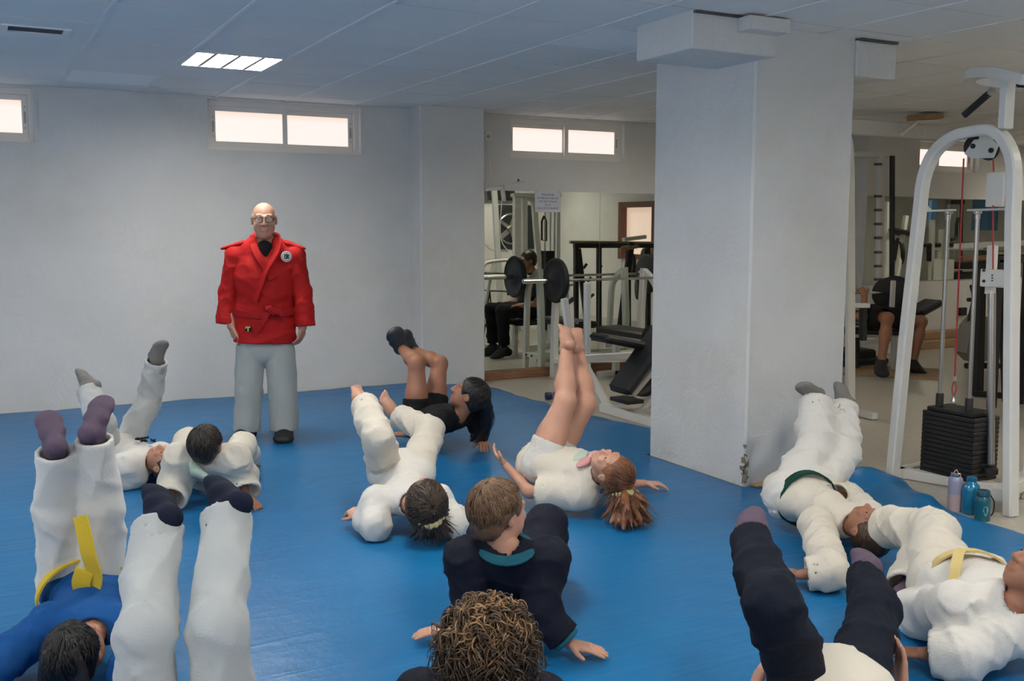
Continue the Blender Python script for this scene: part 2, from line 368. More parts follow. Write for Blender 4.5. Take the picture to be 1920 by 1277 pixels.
for k, (a, b, z0, z1) in enumerate(WINS):
    t = thing('window_%d' % (k+1), None, None, ((a+b)/2, YB+.12, (z0+z1)/2), kind='structure')
    y = YB+(.07 if k != 2 else .05)
    f = MB(); e = .035
    f.box((a, y, z0), (a+e, y+.09, z1)).box((b-e-.03, y, z0), (b-.03, y+.09, z1)).box((a+e, y+.001, z0), (b-e-.03, y+.089, z0+e)).box((a+e, y+.001, z1-.045), (b-e-.03, y+.089, z1))
    f.build('window_frame', M_FRAME, t)
    xm = (a+b)/2-.01
    for (xa, xb, yy) in ((a+e, xm+.02, y+.005), (xm-.02, b-e-.03, y+.045)) if k != 2 else ((a+e, xm+.02, y+.045), (xm-.02, b-e-.03, y+.005)):
        s = MB(); zz0, zz1 = z0+e, z1-.045; w_ = .042
        s.box((xa+.001, yy, zz0+.001), (xa+w_, yy+.03, zz1-.001)).box((xb-w_, yy, zz0+.001), (xb-.001, yy+.03, zz1-.001)).box((xa+w_, yy+.001, zz0+.001), (xb-w_, yy+.029, zz0+w_)).box((xa+w_, yy+.001, zz1-w_), (xb-w_, yy+.029, zz1-.001))
        so = s.build('sash', M_FRAME, t)
        p = MB().box((xa+w_-.004, yy+.012, zz0+w_-.004), (xb-w_+.004, yy+.018, zz1-w_+.004))
        po = p.build('pane', M_PANE, so)
        po.data.transform(Matrix.Translation(-V(((xa+xb)/2, yy, (zz0+zz1)/2))+V(world_of(po)))); po.location = V(((xa+xb)/2, yy, (zz0+zz1)/2))-V(world_of(so))
        xl = xb-w_/2 if (xa > xm-.1) else xa+w_/2
        MB().box((xl-.006, yy-.006, (zz0+zz1)/2-.05), (xl+.006, yy+.001, (zz0+zz1)/2+.04), bev=.002).build('latch', mat('latch_grey', (.35, .34, .32), .4), so)
        if True:
            for dz in (-.085, .075): MB().lathe((xl, yy+.001, (zz0+zz1)/2+dz), (0, -1, 0), [(0, .004), (.003, .004)], 8).build('screw', M_BLACK, so)
    # reveal lining left unpainted white on the right jamb
    MB().box((b-.031, YB-.006, z0), (b, YB+.2, z1)).build('jamb', M_WALL, t)

for k, (a, b) in enumerate(SIDE):  # unseen windows, added to light the ceiling and the pillar's left face
    t = thing('window_%d' % (k+6), None, None, (-3.6, (a+b)/2, 1.65), kind='structure')
    f = MB().box((-3.62, a, 1.0), (-3.55, a+.05, 2.3)).box((-3.62, b-.05, 1.0), (-3.55, b, 2.3)).box((-3.62, a, 1.0), (-3.55, b, 1.05)).box((-3.62, a, 2.25), (-3.55, b, 2.3)).box((-3.62, (a+b)/2-.03, 1.0), (-3.55, (a+b)/2+.03, 2.3))
    f.build('window_frame', M_FRAME, t)
    MB().box((-3.64, a+.02, 1.02), (-3.625, b-.02, 2.28)).build('pane', emis('added_side_pane', (.88, .94, 1), SIDE_E), t)
for k, (a, b) in enumerate(FRONT):  # unseen windows, added so that surfaces facing the camera get more light
    t = thing('window_%d' % (k+8), None, None, ((a+b)/2, -2.5, 1.65), kind='structure')
    f = MB().box((a, -2.55, 1.0), (a+.05, -2.48, 2.3)).box((b-.05, -2.55, 1.0), (b, -2.48, 2.3)).box((a, -2.55, 1.0), (b, -2.48, 1.05)).box((a, -2.55, 2.25), (b, -2.48, 2.3)).box(((a+b)/2-.03, -2.55, 1.0), ((a+b)/2+.03, -2.48, 2.3))
    f.build('window_frame', M_FRAME, t)
    MB().box((a+.02, -2.57, 1.02), (b-.02, -2.555, 2.28)).build('pane', emis('added_front_pane', (1, .96, .90), FRONT_E), t)
# gym mirrors on the back wall: panels, timber strip below
mir = thing('wall_mirror', 'tall frameless wall mirror in panels behind the barbell rack', 'mirror', (5.2, YB, .9))
for a, b in ((4.2, 5.62), (5.624, 7.05), (7.054, 8.4)):
    MB().box((a, YB-.012, .065), (b, YB-.001, 1.795)).build('mirror_panel', M_MIRROR, mir)
tr = MB(); tr.box((4.2, YB-.05, ZF), (5.3, YB, .06), bev=.006); tr.build('timber_strip', M_WOOD, mir)
tr = MB(); tr.box((5.31, YB-.05, ZF), (8.4, YB, .06), bev=.006); tr.build('timber_strip', M_WOOD, mir)
mir2 = thing('wall_mirror', 'wide low wall mirror in panels beneath the far right window', 'mirror', (10.6, YB, 1.3))
for a, b in ((9.935, 10.75), (10.754, 11.6), (11.604, 12.5)):
    MB().box((a, YB-.012, .80), (b, YB-.001, 1.81)).build('mirror_panel', M_MIRROR, mir2)
mir3 = thing('wall_mirror', 'narrow mirror on the far pilaster behind the weight rack', 'mirror', (9.4, 8.36, 1.3))
for a, b in ((9.07, 9.5), (9.504, 9.92)):
    MB().box((a, 8.346, .80), (b, 8.36, 1.81)).build('mirror_panel', M_MIRROR, mir3)
for k, (a, b, y0, z) in enumerate(((9.9, 12.2, 8.40, ZF), (10.1, 12.3, 8.50, ZF+.10))):
    o = MB().box((a, y0, z), (b, y0+.13, z+.10), bev=.008).build('timber_beam', M_PLY)
    tag(o, ('lower' if k == 0 else 'upper')+' of two thick timber beams lying along the far gym wall', 'timber')

# bulkhead beam along the gym ceiling on the right
struct('trim_1', MB().box((6.6, 6.30, 2.30), (12.5, 6.56, 2.515), bev=.01).box((4.5, 8.55, 2.43), (9.05, 8.65, 2.52)), M_WALL) if False else None
bh = MB(); bh.beam(P(1560, 236, Y=6.75), P(1780, 252, Y=6.75), .12, .13); struct('trim_1', bh, M_WALL)

# ------------------------------------------------------------ blue mat
EDGE = [(-2.0, 4.75), (1.5, 4.62), (2.97, 4.36), (3.4, 4.40), (3.7, 4.52), (3.93, 4.66), (4.05, 4.62), (4.16, 4.50), (4.235, 4.40), (4.25, 3.755), (5.18, 3.755), (5.20, 4.25), (5.95, 4.30), (6.39, 4.20), (7.1, 4.15), (8.0, 4.13), (8.378, 4.12), (8.384, 3.55), (8.70, 3.55)]
def xe(y):
    for (a, b) in zip(EDGE[:-1], EDGE[1:]):
        if a[0] <= y <= b[0]: return a[1]+(b[1]-a[1])*(y-a[0])/(b[0]-a[0])
    return EDGE[0][1]
def tarp():
    ys = list(np.arange(-1.9, 3.0, .06))+list(np.arange(3.0, 4.23, .03))+[4.235, 4.2352, 4.25, 4.2502]+list(np.arange(4.28, 5.17, .05))+[5.18, 5.1802, 5.2]+list(np.arange(5.23, 8.36, .045))+[8.377, 8.3785, 8.384, 8.40, 8.45, 8.5, 8.55, 8.6, 8.64]
    us = np.concatenate([np.linspace(0, .6, 34)[:-1], np.linspace(.6, .93, 40)[:-1], np.linspace(.93, 1, 18)])
    vs = []; fs = []; X0 = -3.1
    rng = random.Random(3)
    waves = [(rng.uniform(1.5, 5), rng.uniform(8, 22), rng.uniform(0, 6.28), rng.uniform(.3, 1)) for _ in range(9)]
    for y in ys:
        e = xe(y)+.012*math.sin(y*9)+.008*math.sin(y*23)
        if 4.24 < y < 5.19: e = 3.754
        if y > 8.38: e = 3.548
        for u in us:
            x = X0+(e-X0)*u; de = e-x
            z = 0.0
            z += .0012*math.sin(3*x+1.2*y)+.001*math.sin(2.3*y-1.1*x)
            k = math.exp(-de/.35)*min(1, de/.04+.15)
            s = sum(a*math.sin(kx*de*2+ky*y+ph) for kx, ky, ph, a in waves)/9
            z += k*.015*s*(1 if not 4.24 < y < 5.19 else .3)
            kb = math.exp(-(8.64-y)/.25); z += kb*.004*(math.sin(9*x)+.6*math.sin(17*x+1))*.8+kb*.004
            # the lifted flap beside the machine
            z += .085*math.exp(-((x-4.46)/.16)**2-((y-4.03)/.17)**2)
            z += .03*math.exp(-((x-4.40)/.12)**2-((y-3.62)/.22)**2)
            drop = max(0, 1-de/.03)
            if de < .03: z = z*(1-drop)+(ZF+.002)*drop if not 4.24 < y < 5.19 else z
            vs.append((x, y, z))
    n = len(us)
    for i in range(len(ys)-1):
        for j in range(n-1): fs.append((i*n+j, i*n+j+1, (i+1)*n+j+1, (i+1)*n+j))
    mb = MB(); mb.add(vs, fs, True)
    o = mb.build('mat_cover', M_TARP, sharp=False)
    md = o.modifiers.new('thick', 'SOLIDIFY'); md.thickness = .003; md.offset = -1
    tag(o, 'large creased blue vinyl mat cover on the training floor', 'mat')
    return o
tarp()
o = MB().box((3.80, 4.20, .0), (4.6, 4.262, .014), bev=.003).build('timber_batten', M_PLY); tag(o, 'thin pale timber batten on the floor along the pillar front', 'batten')
# ------------------------------------------------------------ gym furniture
def text_obj(name, s, size, m, loc, xdir, ydir, parent, depth=.0006):
    cu = bpy.data.curves.new(name, 'FONT'); cu.body = s; cu.size = size; cu.align_x = 'CENTER'; cu.extrude = depth; cu.space_line = 1.25
    o = bpy.data.objects.new(name, cu); link(o); dg = bpy.context.evaluated_depsgraph_get()
    me = bpy.data.meshes.new_from_object(o.evaluated_get(dg)); bpy.data.objects.remove(o)
    x = Vector(xdir).normalized(); y = Vector(ydir).normalized(); z = x.cross(y)
    me.transform(Matrix(((x[0], y[0], z[0], loc[0]), (x[1], y[1], z[1], loc[1]), (x[2], y[2], z[2], loc[2]), (0, 0, 0, 1))))
    me.materials.clear(); me.materials.append(m)
    o = bpy.data.objects.new(name, me); link(o); me.transform(Matrix.Translation(-V(world_of(parent)))); o.parent = parent
    return o
RECT = lambda w, h: [(-w/2, -h/2), (w/2, -h/2), (w/2, h/2), (-w/2, h/2)]
def rsq(w, h, e=.12):
    return [(-w/2+e*w, -h/2), (w/2-e*w, -h/2), (w/2, -h/2+e*w), (w/2, h/2-e*w), (w/2-e*w, h/2), (-w/2+e*w, h/2), (-w/2, h/2-e*w), (-w/2, -h/2+e*w)]
def arc_path(pts, n=7):
    """smooth a polyline (Catmull-Rom)"""
    p = [np.array(q, float) for q in pts]; p = [2*p[0]-p[1]]+p+[2*p[-1]-p[-2]]; out = []
    for i in range(1, len(p)-2):
        for k in range(n):
            t = k/n; out.append(.5*((2*p[i])+(-p[i-1]+p[i+1])*t+(2*p[i-1]-5*p[i]+4*p[i+1]-p[i+2])*t*t+(-p[i-1]+3*p[i]-3*p[i+1]+p[i+2])*t**3))
    out.append(p[-2]); return out

# --- the paper notice taped to the mirror
sg = thing('paper_notice', 'white paper notice with printed Spanish lines taped at the top of the mirror', 'sign', (5.01, 8.63, 1.69))
o = MB().box((4.865, 8.634, 1.595), (5.155, 8.6365, 1.795)).build('sheet', mat('paper', (.66, .68, .76), .7), sg)
M_INK = mat('ink_blue', (.12, .14, .26), .7)
text_obj('lettering', 'POR FAVOR', .026, mat('ink_dark', (.05, .05, .08), .7), (5.01, 8.6335, 1.755), (1, 0, 0), (0, 0, 1), sg)
text_obj('lettering', 'ES OBLIGATORIO EL\nUSO DE TOALLAS\nEN LA\nSALA DE MÁQUINAS', .026, M_INK, (5.01, 8.6335, 1.722), (1, 0, 0), (0, 0, 1), sg)
for xx in (4.88, 5.14): MB().box((xx-.012, 8.632, 1.785), (xx+.012, 8.6345, 1.80)).build('tape', mat('tape', (.6, .58, .5), .4), sg)

# --- screen bracket and hanging cable, junction box
br = thing('wall_bracket', 'white metal screen bracket on the pilaster end above the mirror', 'bracket', (4.3, 8.5, 1.8))
q = lambda x, y, Y=8.45: P(x, y, Y=Y)
MB().beam(q(908, 356), q(938, 352), .04, .03).build('arm', M_WHITE, br)
MB().beam(q(941, 344), q(945, 378), .035, .035).build('tilt_block', M_STEEL, br)
MB().beam(q(924, 347), q(985, 340, 8.3), .03, .012).build('arm', M_WHITE, br)
MB().lathe(q(972, 340, 8.3), (0, 0, 1), [(0, .01), (.02, .008)], 10).build('knob', M_BLACK, br)
cb = MB().tube(arc_path([q(941, 376), q(938, 420), q(940, 450), q(951, 468), q(965, 471)]), .005, 8).build('hanging_cable', M_FRAME)
tag(cb, 'white cable hanging in a curve below the screen bracket', 'cable')
jb = thing('junction_box', 'small round cable outlet high on the wall beside the pilaster', 'outlet', P(913, 255, Y=YB))
MB().box(P(908, 262, Y=YB)+[0, -.02, 0], P(920, 247, Y=YB), bev=.004).build('plate', M_FRAME, jb)
MB().lathe(P(914, 256, Y=YB)+[0, -.02, 0], (0, -1, 0), [(0, .018), (.008, .016), (.012, .008)], 14).build('socket', M_STEEL, jb)
cb = MB().tube(arc_path([P(911, 262, Y=8.62), P(918, 300, Y=8.62), P(917, 330, Y=8.62), P(910, 356, Y=8.60)]), .004, 6).build('thin_wire', M_FRAME)
tag(cb, 'thin pale wire drooping from the cable outlet to the bracket', 'cable')

# --- barbell rack
def plate(t, c, ax, r, th, m=M_RUBBER, name='weight_plate'):
    o = MB().lathe(np.array(c)-np.array(ax)*th/2, ax, [(0, r*.15), (0, r*.9), (th*.15, r*.97), (th*.4, r), (th*.7, r), (th*.9, r*.96), (th, r*.9), (th*.8, r*.82), (th*.8, r*.45), (th, r*.35), (th*1.05, r*.14)], 40).build(name, m, t)
    return o
rk = thing('barbell_rack', 'white steel bench press rack in front of the tall mirror', 'rack', (5.5, 8.3, ZF))
for xx, nm in ((5.02, 'a'), (6.05, 'b')):
    MB().tube([(xx, 8.52, ZF), (xx, 8.50, .55), (xx, 8.46, 1.03)], 1, prof=rsq(.055, .075)).build('upright', M_WHITE, rk)
    MB().tube(arc_path([(xx, 8.18, ZF), (xx, 8.2, .45), (xx, 8.23, .80), (xx, 8.30, .91), (xx, 8.42, .99), (xx, 8.47, 1.0)], 5), 1, prof=rsq(.05, .06)).build('upright', M_WHITE, rk)
    MB().beam((xx, 8.18, .14), (xx, 8.52, .14), .045, .05).build('cross_rail', M_WHITE, rk)
    for yy in (8.25, 8.36):
        MB().lathe((xx-.026, yy, .14), (-1, 0, 0), [(0, .012), (.008, .012)], 8).build('bolt', M_BLACK, rk)
    MB().beam((xx, 8.29, .905), (xx, 8.17, .90), .03, .015).build('bar_hook', M_STEEL, rk)
MB().beam((5.02, 8.5, .16), (6.05, 8.5, .16), .05, .06).build('cross_rail', M_WHITE, rk)
MB().beam((5.02, 8.2, .19), (6.3, 7.6, .20), .06, .07).build('cross_rail', M_WHITE, rk)
bar = thing('barbell', 'long steel barbell with one big black plate resting on the white rack', 'barbell', (5.5, 8.23, .945))
MB().tube([(4.98, 8.23, .945), (6.45, 8.23, .945)], .0135, 14).build('bar', M_CHROME, bar)
MB().lathe((4.51, 8.23, .945), (1, 0, 0), [(0, .018), (.004, .024), (.46, .024), (.47, .036), (.49, .036), (.5, .014)], 20).build('sleeve', M_CHROME, bar)
MB().lathe((6.90, 8.23, .945), (-1, 0, 0), [(0, .018), (.004, .024), (.46, .024), (.47, .036), (.49, .036), (.5, .014)], 20).build('sleeve', M_CHROME, bar)
plate(bar, (4.87, 8.23, .945), (-1, 0, 0), .215, .06)
plate(bar, (6.52, 8.23, .945), (1, 0, 0), .215, .06)
fb = thing('flat_bench', 'black padded flat bench standing by the barbell rack', 'bench', (5.6, 7.9, ZF))
MB().box((5.47, 7.62, .40), (5.75, 8.45, .47), bev=.02).build('pad', M_PAD, fb)
for yy in (7.7, 8.3):
    MB().box((5.58, yy-.03, ZF), (5.64, yy+.03, .40), bev=.004).build('leg', M_WHITE, fb)
    MB().box((5.40, yy-.03, ZF), (5.82, yy+.03, .03), bev=.004).build('foot', M_WHITE, fb)
MB().box((5.58, 7.73, .33), (5.64, 8.27, .39), bev=.004).build('beam', M_WHITE, fb)

# --- inclined bench by the pillar
ib = thing('incline_bench', 'white framed adjustable bench with two black pads beside the pillar', 'bench', (4.9, 6.6, ZF))
q = lambda x, y, Y=6.55: P(x, y, Y=Y)
MB().beam((4.42, 6.72, .005), (4.42, 6.02, .005), .07, .07).build('floor_bar', M_WHITE, ib)
MB().beam((4.42, 6.4, .005), (5.7, 6.4, .005), .06, .06).build('floor_bar', M_WHITE, ib)
MB().beam(q(1142, 766, 6.68), q(1096, 682, 6.9), .055, .045).build('brace', M_WHITE, ib)
MB().beam(q(1101, 530, 6.95), q(1101, 690, 6.95), .045, .05).build('upright', M_WHITE, ib)
MB().beam(q(1092, 672, 6.95), q(1240, 664, 6.95), .06, .06).build('cross_rail', M_WHITE, ib)
MB().beam(q(1058, 560, 6.95), q(1075, 678, 6.95), .05, .05).build('upright', M_WHITE, ib)
MB().tube([q(1060, 572, 6.95), q(1075, 560, 6.95)], .018, 10).build('pin', M_BLACK, ib)
MB().tube([q(1101, 562, 6.95), q(1113, 552, 6.95)], .012, 10).build('pin', M_BLACK, ib)
def padbox(a, b, w, th, name, t, m=M_PAD, up=(0, 0, 1)):
    return MB().beam(a, b, w, th, up, bev=.022).build(name, m, t)
padbox(q(1120, 632, 6.5), q(1262, 660, 6.5), .26, .065, 'pad', ib)
padbox(q(1160, 735, 6.35), q(1262, 592, 6.35), .27, .075, 'pad', ib)
MB().beam(q(1185, 742, 6.4), q(1262, 650, 6.4), .04, .04).build('pad_bracket', M_WHITE, ib)
MB().beam(q(1195, 778, 6.4), q(1235, 735, 6.4), .04, .04).build('brace', M_WHITE, ib)
MB().box(q(1160, 745, 6.35)-[0, .12, .012], q(1190, 752, 6.35)+[0, .12, 0]).build('tray', M_BLACK, ib)

# --- drink bottle lying on the floor
bt = thing('drink_bottle', 'see-through purplish bottle with dark blue cap lying on the gym floor', 'bottle', P(1035, 748, z=ZF))
c = P(1022, 743, z=.02); ax = np.array([.93, -.3, 0]); ax /= np.linalg.norm(ax)
MB().lathe(c, ax, [(0, .024), (.004, .034), (.05, .034), (.055, .030)], 20).build('cap', mat('cap_navy', (.01, .03, .09), .4), bt)
MB().lathe(c+ax*.055, ax, [(0, .025), (.02, .036), (.12, .037), (.13, .033)], 20).build('body', mat('purple_plastic', (.25, .13, .20), .3), bt)

# --- cable machine in front of the right edge
cm = thing('cable_machine', 'white arched cable machine with black weight stack and red cables', 'gym machine', (4.7, 3.7, ZF))
path = [(4.72, 4.07, ZF), (4.72, 4.02, .8), (4.72, 3.965, 1.5), (4.71, 3.935, 1.72), (4.71, 3.87, 1.86), (4.70, 3.745, 1.935), (4.70, 3.60, 1.955), (4.70, 3.50, 1.945), (4.70, 3.42, 1.87), (4.70, 3.375, 1.74), (4.69, 3.36, 1.5), (4.67, 3.31, .8), (4.66, 3.255, -.028)]
pp = path[:2]+arc_path(path[2:11], 4)+path[11:]
MB().tube(pp, 1, prof=rsq(.072, .055)).build('arch_frame', M_WHITE, cm)
MB().box((4.64, 3.22, ZF), (4.74, 4.10, .03)).build('base_bar', M_WHITE, cm) if False else None
MB().beam((4.80, 4.10, .0), (5.02, 3.45, .0), .07, .055).build('base_bar', M_WHITE, cm)
MB().beam((4.72, 4.08, .0), (5.3, 4.15, .0), .06, .055).build('base_bar', M_WHITE, cm)
MB().beam((4.66, 3.33, .06), (5.5, 3.62, .06), .075, .07).build('base_bar', M_WHITE, cm)
MB().beam((5.05, 3.42, ZF), (5.05, 3.42, 1.9), .08, .05).build('rear_post', M_WHITE, cm)
MB().box((4.665, 3.415, 1.95), (4.735, 3.46, 2.20), bev=.005).build('top_post', M_WHITE, cm)
# curved crown that carries the grips
cr_ = arc_path([P(1925, 150, X=4.62), P(1880, 138, X=4.66), P(1835, 137, X=4.76), P(1818, 145, X=4.86), P(1835, 153, X=5.0), P(1878, 160, X=5.1)], 5)
MB().tube(cr_, 1, prof=RECT(.065, .05)).build('crown', M_WHITE, cm)
MB().tube([P(1862, 168, X=4.85), P(1851, 179, X=4.85)], .018, 12).build('grip_stub', M_STEEL, cm)
MB().tube([P(1855, 175, X=4.85), P(1808, 216, X=4.85)], .019, 14).build('grip', M_RUBBER, cm)
MB().tube([P(1900, 158, X=4.9), P(1912, 157, X=4.9)], .016, 12).build('grip_stub', M_STEEL, cm)
MB().tube([P(1910, 157, X=4.9), P(1945, 160, X=4.9)], .019, 14).build('grip', M_RUBBER, cm)
# gusset and shelf bars
MB().beam(P(1724, 396, X=4.78), P(1790, 394, X=4.98), .05, .012).build('shelf_bar', M_WHITE, cm)
g = MB(); a_, b_, c_ = P(1726, 372, X=4.75), P(1726, 398, X=4.75), P(1748, 396, X=4.82)
off = np.array([.0, .006, 0]); g.add([a_-off, b_-off, c_-off, a_+off, b_+off, c_+off], [(0, 1, 2), (5, 4, 3), (0, 3, 4, 1), (1, 4, 5, 2), (2, 5, 3, 0)]); g.build('gusset', M_WHITE, cm)
MB().beam(P(1820, 394, X=4.98), P(1888, 392, X=4.8), .05, .012).build('shelf_bar', M_WHITE, cm)
# pulley block
MB().lathe(P(1823, 275, X=4.80), (1, 0, 0), [(0, .055), (.006, .058), (.012, .05), (.018, .058), (.024, .055)], 26).build('pulley', M_RUBBER, cm)
MB().lathe(P(1852, 280, X=4.80), (1, 0, 0), [(0, .055), (.006, .058), (.012, .05), (.018, .058), (.024, .055)], 26).build('pulley', M_RUBBER, cm)
g = MB(); pl = [(1826, 262), (1856, 259), (1871, 272), (1862, 296), (1820, 297), (1808, 288)]
f0 = [P(x, y, X=4.775) for x, y in pl]; f1 = [p+[.008, 0, 0] for p in f0]; n = len(pl)
g.add(f0+f1, [tuple(range(n)), tuple(range(2*n-1, n-1, -1))]+[(i, n+i, n+(i+1) % n, (i+1) % n) for i in range(n)]); g.build('pulley_cheek', M_WHITE, cm)
for (x, y) in ((1825, 274), (1859, 282)): MB().lathe(P(x, y, X=4.775), (-1, 0, 0), [(0, .014), (.01, .013), (.014, .008)], 12).build('bolt', M_BLACK, cm)
MB().box(P(1836, 249, X=4.78), P(1862, 262, X=4.80)).build('pulley_hanger', M_WHITE, cm)
# rods, cables, stack
MB().tube([P(1778, 398, X=4.98), (4.98, 3.975, .40)], .0125, 14).build('guide_rod', M_STEEL, cm)
MB().tube([P(1833, 398, X=4.98), (4.98, 3.776, .40)], .0125, 14).build('guide_rod', M_STEEL, cm)
for yy in (3.975, 3.776): MB().lathe((4.98, yy, .385), (0, 0, 1), [(0, .022), (.09, .022), (.095, .018)], 16).build('rod_collar', M_RUBBER, cm)
for (x, y) in ((1778, 397), (1833, 396)): MB().lathe(P(x, y, X=4.98), (0, 0, -1), [(0, .024), (.012, .024), (.016, .016), (.045, .016)], 14).build('rod_clamp', M_STEEL, cm)
cable0 = P(1807, 297, X=4.82); cable1 = P(1790, 712, X=4.96)
MB().tube([cable0, cable1], .0045, 8).build('red_cable', M_RED, cm)
MB().tube(arc_path([cable1, P(1785, 728, X=4.96), P(1788, 742, X=4.96), P(1793, 728, X=4.96), cable1], 4), .0035, 8).build('cable_loop', M_RED, cm)
MB().box(cable1-[.008, .008, .012], cable1+[.008, .008, .022], bev=.002).build('cable_clamp', M_CHROME, cm)
MB().lathe(P(1788, 758, X=4.96), (0, 0, 1), [(0, .012), (.02, .016), (.035, .008), (.05, .01), (.055, .004)], 12).build('hook', M_CHROME, cm)
MB().tube([P(1862, 300, X=4.82), P(1863, 322, X=4.82)], .0045, 8).build('red_cable', M_RED, cm)
MB().tube([P(1862, 385, X=4.84), P(1862, 505, X=4.86)], .0045, 8).build('red_cable', M_RED, cm)
MB().box(P(1856, 324, X=4.86)+[0, .02, 0], P(1878, 388, X=4.88)-[0, .02, 0], bev=.004).build('counter_block', M_WHITE, cm)
for k in range(14):
    z0 = .022+k*.0262
    j_ = random.uniform(-.0015, .0015)
    MB().box((4.872+j_, 3.655+j_, z0), (5.09+j_, 4.005+j_, z0+.0242), bev=.003).build('weight_plate', M_BLACK, cm)
MB().box((4.885, 3.685, .389), (5.075, 3.985, .411), bev=.003).build('top_plate', M_BLACK, cm)
MB().box((4.87, 3.72, .0), (5.08, 4.05, .02)).build('stack_tray', M_WHITE, cm)
# second column: white sliding plate and post behind
g = MB().box(P(1838, 504, X=4.97), P(1888, 540, X=4.985), bev=.004); g.build('slide_plate', M_WHITE, cm)
for (x, y) in ((1845, 507), (1845, 527), (1861, 516), (1861, 521), (1861, 526)):
    MB().lathe(P(x, y, X=4.968), (-1, 0, 0), [(0, .009 if x < 1850 else .004), (.006, .008 if x < 1850 else .004)], 10).build('bolt', M_BLACK, cm)
MB().box(P(1850, 460, X=4.99), P(1868, 552, X=5.03), bev=.004).build('slide_tube', M_WHITE, cm)
MB().tube([P(1860, 550, X=5.0), P(1857, 870, X=5.0)], .022, 16).build('guide_rod', M_STEEL, cm)
MB().lathe(P(1857, 888, X=5.0), (0, 0, 1), [(0, .04), (.03, .04), (.035, .03)], 16).build('rubber_stop', M_RUBBER, cm)

# --- water bottles in front of the machine
def bottle(x, y, wpx, hpx, prof, m, lab, cap=None, capm=None, z=ZF):
    b = P(x, y, z=z); d = (b-EYE)@FW; r = wpx/2*d/F_PX; h = hpx*d/F_PX*1.02
    t = thing('water_bottle', lab, 'bottle', b, 'water bottles on the floor by the cable machine')
    MB().lathe(b, (0, 0, 1), [(a*h, c*r) for a, c in prof], 28).build('body', m, t)
    if cap: MB().lathe(b, (0, 0, 1), [(a*h, c*r) for a, c in cap], 24).build('cap', capm, t)
    return t, b, r, h
t, b, r, h = bottle(1789, 957, 26, 71, [(0, .9), (.01, 1), (.45, 1)], mat('frost_pink', (.48, .36, .37), .35), 'tall frosted lilac and pink water bottle with steel cap, left of the two blue ones')
MB().lathe(b, (0, 0, 1), [(a*h, c*r) for a, c in [(.45, 1), (.78, 1), (.86, .92), (.91, .62)]], 28).build('upper_body', mat('frost_lilac', (.32, .31, .42), .3, coat=.3), t)
MB().lathe(b, (0, 0, 1), [(a*h, c*r) for a, c in [(.89, .66), (.90, .68), (.99, .66), (1.0, .6)]], 24).build('cap', M_CHROME, t)
MB().tube(arc_path([b+[0, 0, h*1.0]+RT*(-r*.3), b+[0, 0, h*1.07], b+[0, 0, h*1.0]+RT*(r*.3)], 5), .003, 8).build('cap_loop', mat('loop_pink', (.5, .25, .2), .5), t)
t, b, r, h = bottle(1819, 962, 33, 66, [(0, .9), (.015, 1), (.68, 1), (.8, .86), (.86, .6), (.90, .5), (.92, .55), (.97, .55), (1, .5)], mat('metal_blue', (.01, .20, .38), .25, .3, coat=.5), 'bright blue metal water bottle, middle one of the three')
MB().lathe(b, (0, 0, 1), [(a*h, c*r) for a, c in [(.95, .56), (1.02, .56), (1.03, .5)]], 24).build('cap', mat('cap_blue', (.01, .12, .25), .4), t)
t, b, r, h = bottle(1841, 975, 28, 56, [(0, .9), (.015, 1), (.66, 1), (.76, .92), (.80, .80)], mat('teal_plastic', (.005, .10, .15), .25, coat=.4), 'squat dark teal water bottle with a pale emblem and wide cap')
MB().lathe(b, (0, 0, 1), [(a*h, c*r) for a, c in [(.80, .82), (.81, .86), (.98, .86), (1, .8)]], 24).build('cap', mat('cap_teal', (.004, .07, .11), .35), t)
MB().tube(arc_path([b+RT*(r*.9)+[0, 0, h*.85], b+RT*(r*1.5)+[0, 0, h*.6], b+RT*(r*1.45)+[0, 0, h*.25], b+RT*(r*1.0)+[0, 0, h*.12]], 5), .0035, 8).build('strap', M_RUBBER, t)
g = MB(); vv = [b-FW*0+[0, 0, 0]]
vs = []; fs = []
for k in range(16):
    a = 2*PI*k/16; th_ = .38*math.cos(a)*(1 if math.sin(a) > -.3 else .6); z_ = h*(.36+.17*math.sin(a))
    dirr = -np.array([FW[0], FW[1], 0])/math.hypot(FW[0], FW[1]); ang = th_
    dd = dirr*math.cos(ang)+RT*math.sin(ang); vs.append(b+dd*(r*1.012)+[0, 0, z_])
fs.append(tuple(range(16))); g.add(vs, fs); g.build('emblem', mat('emblem_mint', (.12, .38, .42), .5), t)

# --- second arch machine mostly hidden by the pillar
a2 = thing('arch_machine', 'white arched machine post with black foam roller, just right of the pillar', 'gym machine', (6.1, 5.65, ZF))
q = lambda x, y: P(x, y, Y=5.66)
pth = [q(1594, 778), q(1594, 520), q(1593, 330), q(1590, 270), q(1580, 246), q(1560, 236), q(1510, 232)]
MB().tube(pth[:3]+arc_path(pth[2:], 4)[1:], 1, prof=rsq(.075, .05)).build('arch_frame', M_WHITE, a2)
MB().beam(q(1594, 573), q(1628, 573), .045, .035).build('roller_arm', M_WHITE, a2)
MB().tube([q(1618, 578), q(1618, 638)], .03, 16).build('foam_roller', M_RUBBER, a2)
MB().beam(P(1594, 778, z=ZF)+[0, -.25, .03], P(1594, 778, z=ZF)+[0, .35, .03], .06, .05).build('base_bar', M_WHITE, a2)

